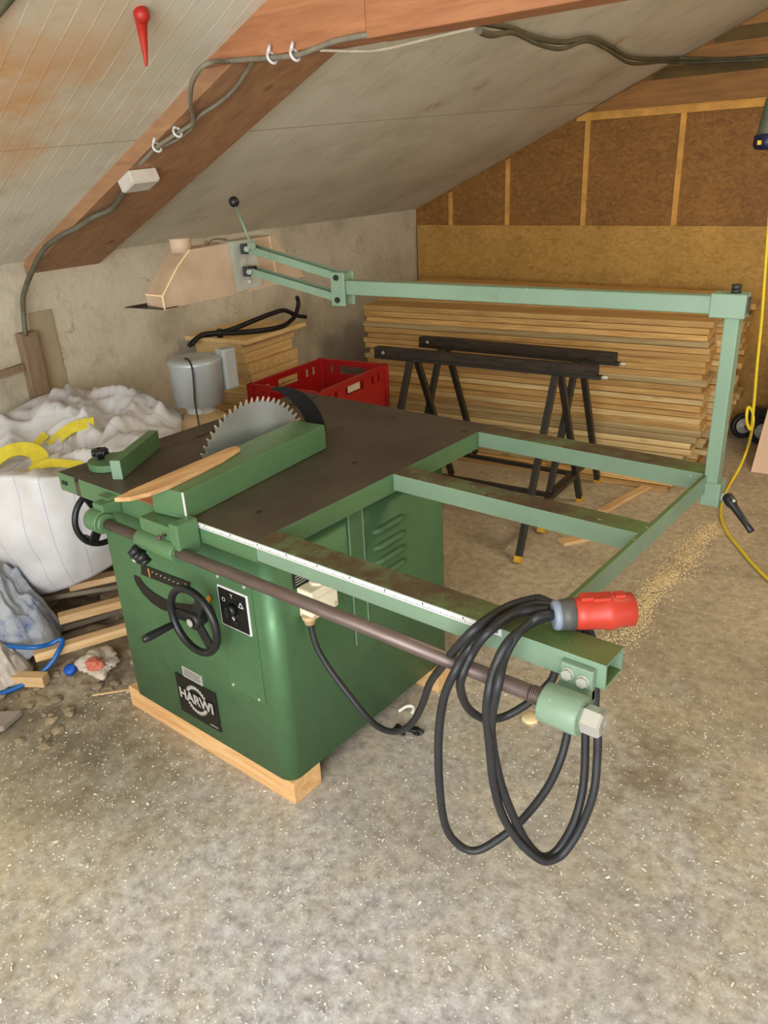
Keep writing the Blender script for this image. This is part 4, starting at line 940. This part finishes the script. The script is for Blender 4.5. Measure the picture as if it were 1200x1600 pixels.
for i in range(240):
    x, y = rg.uniform(-1.75,-.86), rg.uniform(-.35,.75)
    if x > -.98 and y > .0: continue
    r = rg.uniform(.006,.026); b = bmesh.new(); bmesh.ops.create_icosphere(b, subdivisions=1, radius=1)
    vs = [Vector((x+v.co.x*r*rg.uniform(.7,1.4), y+v.co.y*r*rg.uniform(.7,1.4), max(0, .003+v.co.z*r*.5))) for v in b.verts]
    mb.add(vs, [tuple(v.index for v in f.verts) for f in b.faces]); b.free()
tag(obj('rubble', mb, 'dirt'), 'crumbs of dirt and bark scattered between bag and saw', 'rubble', kind='stuff')
mb = MB(); n = 90
for j in range(n+1):
    for i in range(n+1):
        x, y = -2.0+1.14*i/n, -.5+1.4*j/n
        e = min(1, 4*min(i/n, 1-i/n, j/n, 1-j/n))
        e = min(1, 2.2*min(i/n, 1-i/n, j/n, 1-j/n)); z = .030*e+.022*noise.noise(Vector((x*5,y*5,0)))+.016*noise.noise(Vector((x*14,y*14,3)))+.008*noise.noise(Vector((x*37,y*37,5)))-.018*(1-e)-.004
        mb.bm.verts.new((x,y,z))
mb.bm.verts.ensure_lookup_table()
for j in range(n):
    for i in range(n):
        a = j*(n+1)+i; mb.bm.faces.new([mb.bm.verts[k_] for k_ in (a,a+1,a+n+2,a+n+1)]).smooth = True
tag(obj('dirt_heap', mb, 'dirt'), 'brown dirt and sawdust heaped on the floor around the bag', 'dirt', kind='stuff')

# ------------------------------------------------------------------ floor bits
mb = MB(); rg = random.Random(8)
for i in range(9000):
    x = rg.uniform(-1.0,2.0); y = rg.uniform(-1.0,3.2) if i < 2000 else -1.0+2.2*rg.random()**1.3
    if -.85 < x < .04 and 0 < y < .83: continue
    L_ = rg.uniform(.0025,.007)*(1+.7*(rg.random() < .12)); w = L_*rg.uniform(.2,.5); a = rg.uniform(0,6.28); z = rg.uniform(.001,.004)
    u = Vector((math.cos(a),math.sin(a),rg.uniform(-.15,.15)))*L_/2; v = Vector((-math.sin(a),math.cos(a),rg.uniform(-.3,.3)))*w/2; c_ = Vector((x,y,z+.001))
    P4 = [c_-u-v,c_+u-v,c_+u+v,c_-u+v]; mb.add(P4+[p+Vector((0,0,.0012)) for p in P4], [(0,1,2,3),(4,5,6,7),(0,1,5,4),(1,2,6,5),(2,3,7,6),(3,0,4,7)])
tag(obj('wood_chips', mb, 'chips'), 'pale wood chips scattered all over the concrete floor', 'wood chips', kind='stuff')
ctr = [Vector(p) for p in ((.39,2.66,0),(.37,2.4,0),(.41,2.1,0),(.37,1.9,0),(.40,1.7,0),(.42,1.45,0),(.30,1.1,0))]; S_ = spline(ctr, 30); mb = MB(); rg = random.Random(2)
for i in range(5200):
    f = rg.random(); p = S_[int(f*(len(S_)-1))]; w = (.022+.05*abs(noise.noise(p*6)))*(1.2-f*.5)
    dx, dy = rg.gauss(0,w), rg.gauss(0,w); h = max(0, .013*math.exp(-(dx*dx+dy*dy)/(w*w*1.6))*(1-f*.6)); r = rg.uniform(.0012,.0045)
    c_ = Vector((p.x+dx, p.y+dy, rg.uniform(0,h)+.001)); a = rg.uniform(0,6.28)
    mb.add([c_+Vector((r*math.cos(a+q*2.09), r*1.6*math.sin(a+q*2.09), 0)) for q in range(3)]+[c_+Vector((0,0,r*.9))], [(0,1,2),(0,1,3),(1,2,3),(2,0,3)])
tag(obj('sawdust_ridge', mb, 'sawdust'), 'ridge of yellow sawdust running across the floor right of the frame', 'sawdust', kind='stuff')
batten('floor_batten', (-.155,2.49,.012), (-.08,3.02,.012), .05, .02, 'batten', 'flat batten lying on the floor beneath the rear bar of the frame', 'batten')
batten('floor_offcut', (-.16,2.03,.012), (-.02,2.26,.012), .06, .022, 'batten', 'short wood offcut on the floor beneath the middle bar of the frame', 'wood offcut')
mb = MB(); mb.lathe((.374,.76,0), (0,0,1), [(0,.027),(.008,.030),(.014,.024),(.015,.004)], 24); tag(obj('wood_disc', mb, 'sawdust', origin=(.374,.76,0)), 'small round tan disc on the floor under the guide rod', 'disc')
mb = MB(); mb.tube([(-.015,.53,.006),(.0,.56,.016),(.02,.57,.014),(.03,.55,.006)], .006, 8); tag(obj('wood_shaving', mb, 'chips', origin=(.0,.55,0)), 'curled pale shaving on the floor beside the cabinet', 'shaving')
batten('wood_splinter', (-.99,-.06,.012), (-.90,.05,.012), .008, .006, 'batten', 'thin splinter on the floor at the front left corner of the beam', 'splinter')
for p, lab in (((.05,.445,.012),'dark lump on the floor below the cable loop, nearer the saw'),((.095,.48,.01),'small dark lump on the floor directly under the cable dip')):
    crumple('dark_lump', p, .03, .02, .012, 'plate', lab, 'lump', p[0]*50, .5)

# ------------------------------------------------------------------ right edge: plywood, hose, wheels, hanging lamp
mb = MB(); mb.hexa([(.313,3.527,0),(1.35,3.66,0),(1.35,3.68,0),(.313,3.547,0),(.36,3.83,1.02),(1.40,3.96,1.02),(1.40,3.98,1.02),(.36,3.85,1.02)]); tag(obj('plywood_sheet', mb, 'ply', origin=(.8,3.6,0)), 'pale pinkish plywood sheet leaning at the right edge of the picture', 'plywood sheet')
mb = MB(); mb.tube(([ (0.341,3.000,1.565),(0.349,3.000,1.397),(0.363,3.000,1.193),(0.378,3.000,0.981),(0.388,3.000,0.759),(0.398,3.000,0.596),(0.404,3.000,0.461),(0.407,2.970,0.431),(0.392,2.950,0.472),(0.385,2.950,0.522),(0.385,2.970,0.547),(0.400,3.000,0.511),(0.410,3.000,0.444),(0.316,3.355,0.200),(0.305,3.296,0.100),(0.295,3.172,0.030),(0.318,2.995,0.012),(0.372,2.779,0.010),(0.456,2.600,0.010),(0.538,2.479,0.010),(0.656,2.317,0.010),(0.756,2.200,0.010),(0.859,2.099,0.010) ]), .0075, 10); yh = tag(obj('air_hose', mb, 'yhose', origin=(.4,3.0,0)), 'yellow air hose hanging down at the right and trailing over the floor', 'hose')
ct = thing('hand_cart', (.13,4.15,0), 'small cart with black tyres and pale rims by the back wall', 'cart')
for (x, y) in ((.085,4.13),(.215,4.07)):
    mb = MB(); ax_ = Vector((.62,-.75,.1)).normalized(); mb.torus((x,y,.085), ax_, .066, .019, 32, 10); w_ = obj('wheel', mb, 'rubber', ct)
    mb = MB(); mb.lathe(Vector((x,y,.085))-ax_*.012, ax_, [(0,.052),(.02,.052),(.024,.042),(.020,.02),(.028,.016),(.029,.004)], 24); obj('rim', mb, 'silver_print', w_)
mb = MB(); mb.cyl((.085,4.13,.085),(.33,4.02,.085),.008,n=12); mb.box(.10,.34,4.12,4.22,.06,.20,.01); obj('cart_frame', mb, 'black', ct)
lp = thing('work_lamp', (.30,3.0,1.74), 'dark blue ribbed lamp with a yellow square hanging at the right edge', 'lamp')
mb = MB(); mb.lathe((.295,3.0,1.745), (.02,0,1), [(0,.035),(.004,.055),(.02,.064),(.06,.064),(.066,.058)], 28); mb.box(.268,.283,2.928,2.945,1.768,1.786,mi=1); obj('lamp_base', mb, ['navy','yhose'], lp)
mb = MB(); prof = []
for i in range(13): prof += [(.066+.011*i, .054-.0008*i), (.0715+.011*i, .058-.0008*i)]
mb.lathe((.295,3.0,1.745), (.06,0,1), prof+[(.225,.034)], 28); obj('ribbed_body', mb, 'greygreen', lp)
mb = MB(); mb.tube([(.323,3.0,1.96),(.33,3.0,2.2),(.335,3.0,cz(.335,3.0,-.01))], .006, 8); obj('lamp_cord', mb, 'cable_dk', lp)

# ------------------------------------------------------------------ cables on the rafter
jb = thing('junction_box', (-1.255,.68,1.765), 'dusty white junction box fixed under the sloping rafter', 'junction box')
sl = Vector((1,-.044,.415-.0026)).normalized(); cr_ = Vector((-.0,1,.0583)).normalized(); dn = sl.cross(cr_); dn = dn if dn.z < 0 else -dn
mb = MB(); mb.obox(Vector((-1.255,.672,cz(-1.255,.672,.055)))+dn*.024, sl, cr_, dn, .045, .06, .022, .004); obj('box_body', mb, 'box', jb)
mb = MB(); mb.obox(Vector((-1.255,.672,cz(-1.255,.672,.055)))+dn*.047, sl, cr_, dn, .040, .055, .003, .002); obj('box_lid', mb, 'box', jb)
mb = MB(); mb.tube(([ (-2.128,0.560,1.124),(-2.131,0.575,1.221),(-2.134,0.603,1.315),(-1.871,0.580,1.488),(-1.716,0.585,1.552),(-1.648,0.629,1.583),(-1.564,0.656,1.620),(-1.508,0.705,1.646),(-1.409,0.690,1.686),(-1.285,0.651,1.735) ]), .0115, 10); tag(obj('supply_cable', mb, simple('supply_cable', (96,90,72), .6, 0, .3, 14), origin=(-1.9,.58,1.4)), 'thick grey cable rising from the wall channel to the junction box', 'cable')
mb = MB(); mb.tube(([ (-1.148,0.618,1.795),(-1.091,0.613,1.818),(-1.026,0.611,1.845),(-0.956,0.629,1.875),(-0.899,0.655,1.901),(-0.859,0.646,1.917),(-0.750,0.554,1.957),(-0.645,0.484,1.996),(-0.574,0.461,2.024),(-0.543,0.478,2.038),(-0.560,0.565,2.049),(-0.466,0.565,2.043),(-0.389,0.565,2.038),(-0.290,0.565,2.034),(-0.218,0.565,2.042),(-0.149,0.565,2.050),(-0.062,0.565,2.051),(-0.034,0.600,2.056) ]), .0075, 8); cb = tag(obj('cable', mb, 'cable', origin=(-.8,.6,1.9)), 'grey cable from the junction box up along the tie beam', 'cable')
mb = MB(); mb.tube(([ (-1.033,0.615,1.842),(-0.991,0.660,1.863),(-0.921,0.678,1.893),(-0.840,0.652,1.925),(-0.767,0.676,1.957),(-0.686,0.678,1.990),(-0.592,0.652,2.028),(-0.536,0.630,2.050) ]), .0065, 8); tag(obj('cable', mb, 'cable', origin=(-.8,.66,1.9)), 'slack grey cable looping under the rafter beside the other one', 'cable')
mb = MB(); mb.tube([ (0.214,0.675,2.057),(0.074,0.950,2.095),(-0.403,1.883,2.218),(-0.454,2.179,2.214),(-0.473,2.446,2.222),(-0.439,2.629,2.247),(-0.480,2.925,2.247),(-0.580,3.437,2.235),(-0.600,3.900,2.258),(-0.600,4.150,2.276),(-0.600,4.250,2.284),(-0.350,4.250,2.252),(-0.100,4.250,2.242) ], .011, 10); mb.tube([(x+.0, min(4.25, y+.02*math.sin(i)), z-.02-.008*math.sin(2.1*i)) for i, (x, y, z) in enumerate([ (0.214,0.675,2.057),(0.074,0.950,2.095),(-0.403,1.883,2.218),(-0.454,2.179,2.214),(-0.473,2.446,2.222),(-0.439,2.629,2.247),(-0.480,2.925,2.247),(-0.580,3.437,2.235),(-0.600,3.900,2.258),(-0.600,4.150,2.276),(-0.600,4.250,2.284),(-0.350,4.250,2.252),(-0.100,4.250,2.242) ])], .009, 10); tag(obj('cable_bundle', mb, 'cable_dk', origin=(-.4,2.4,2.2)), 'dark bundle of cables running under the far ceiling to the back wall', 'cable')
mb = MB(); mb.tube(([ (-0.212,0.570,2.037),(-0.155,0.660,2.034),(-0.068,0.660,2.029),(0.096,0.660,2.037),(0.209,0.660,2.042) ]), .004, 8); tag(obj('thin_wire', mb, 'cable_lt', origin=(0,.62,2.03)), 'thin pale wire under the tie beam', 'wire')
for i, (p, lb) in enumerate((((-.389,.565,2.038),'white cable clip on the tie beam, left one'),((-.30,.565,2.035),'white cable clip on the tie beam, right one'),((-1.026,.611,1.845),'white cable clip just above the junction box'),((-.93,.63,1.885),'white cable clip midway on the rafter'))):
    mb = MB(); q = Vector(p); mb.torus(q, sl, .015, .004, 18, 8); mb.cyl(q+Vector((0,-.012,.012)), q+Vector((0,-.004,.03)), .005, n=8); tag(obj('cable_clip', mb, 'white', origin=p), lb, 'cable clip', 'cable clips')
mb = MB(); hk = Vector((-.455,.20,cz(-.455,.20))); mb.sphere(hk+Vector((0,0,-.014)), .02, 16); mb.sphere(hk+Vector((-.012,.01,-.022)), .013, 12); mb.tube([hk+Vector((-.005,0,-.016)),hk+Vector((-.02,.01,-.045)),hk+Vector((-.03,.016,-.085)),hk+Vector((-.035,.018,-.12))], lambda f: .014*(1-f)+.003, 10)
tag(obj('red_tassel', mb, 'red_dark', origin=hk), 'red plastic tag hanging from a screw in the near ceiling', 'tag')
mb = MB(); mb.tube([(-.75,-.21,cz(-.75,-.21,.012)),(-.45,-.16,cz(-.45,-.16,.012)),(-.20,-.12,cz(-.20,-.12,.012))], .012, 8); tag(obj('ceiling_cable', mb, 'cable_dk', origin=(-.45,-.16,2.1)), 'dark cable crossing the near ceiling at the upper left corner', 'cable')

# ------------------------------------------------------------------ light: barn door behind the camera, daylight
def area(name, loc, target, sx, sy, power, col):
    l = bpy.data.lights.new(name, 'AREA'); l.shape = 'RECTANGLE'; l.size = sx; l.size_y = sy; l.energy = power; l.color = col
    o = bpy.data.objects.new(name, l); C.objects.link(o); o.location = loc
    o.rotation_euler = (Vector(target)-Vector(loc)).to_track_quat('-Z','Y').to_euler(); return o
area('daylight_door', (1.9,-3.2,1.7), (.3,.8,.4), 2.6, 2.6, 190, (.94,.975,1.0))
area('warm_fill', (1.7,2.0,2.95), (-.9,2.6,.9), .9, .5, 36, (1.0,.84,.58))  # added out-of-view fill that warms the back walls and ceiling
w = bpy.data.worlds.new('daylight'); SC.world = w; w.use_nodes = True
w.node_tree.nodes['Background'].inputs[0].default_value = (.94,.97,1.0,1); w.node_tree.nodes['Background'].inputs[1].default_value = 2.3
SC.view_settings.view_transform = 'Standard'; SC.view_settings.look = 'None'; SC.view_settings.gamma = 1; SC.view_settings.exposure = -0.03
try: SC.view_settings.use_curve_mapping = False
except Exception: pass
SC.cycles.max_bounces = 8; SC.cycles.diffuse_bounces = 5
try: SC.cycles.use_denoising = True
except Exception: pass
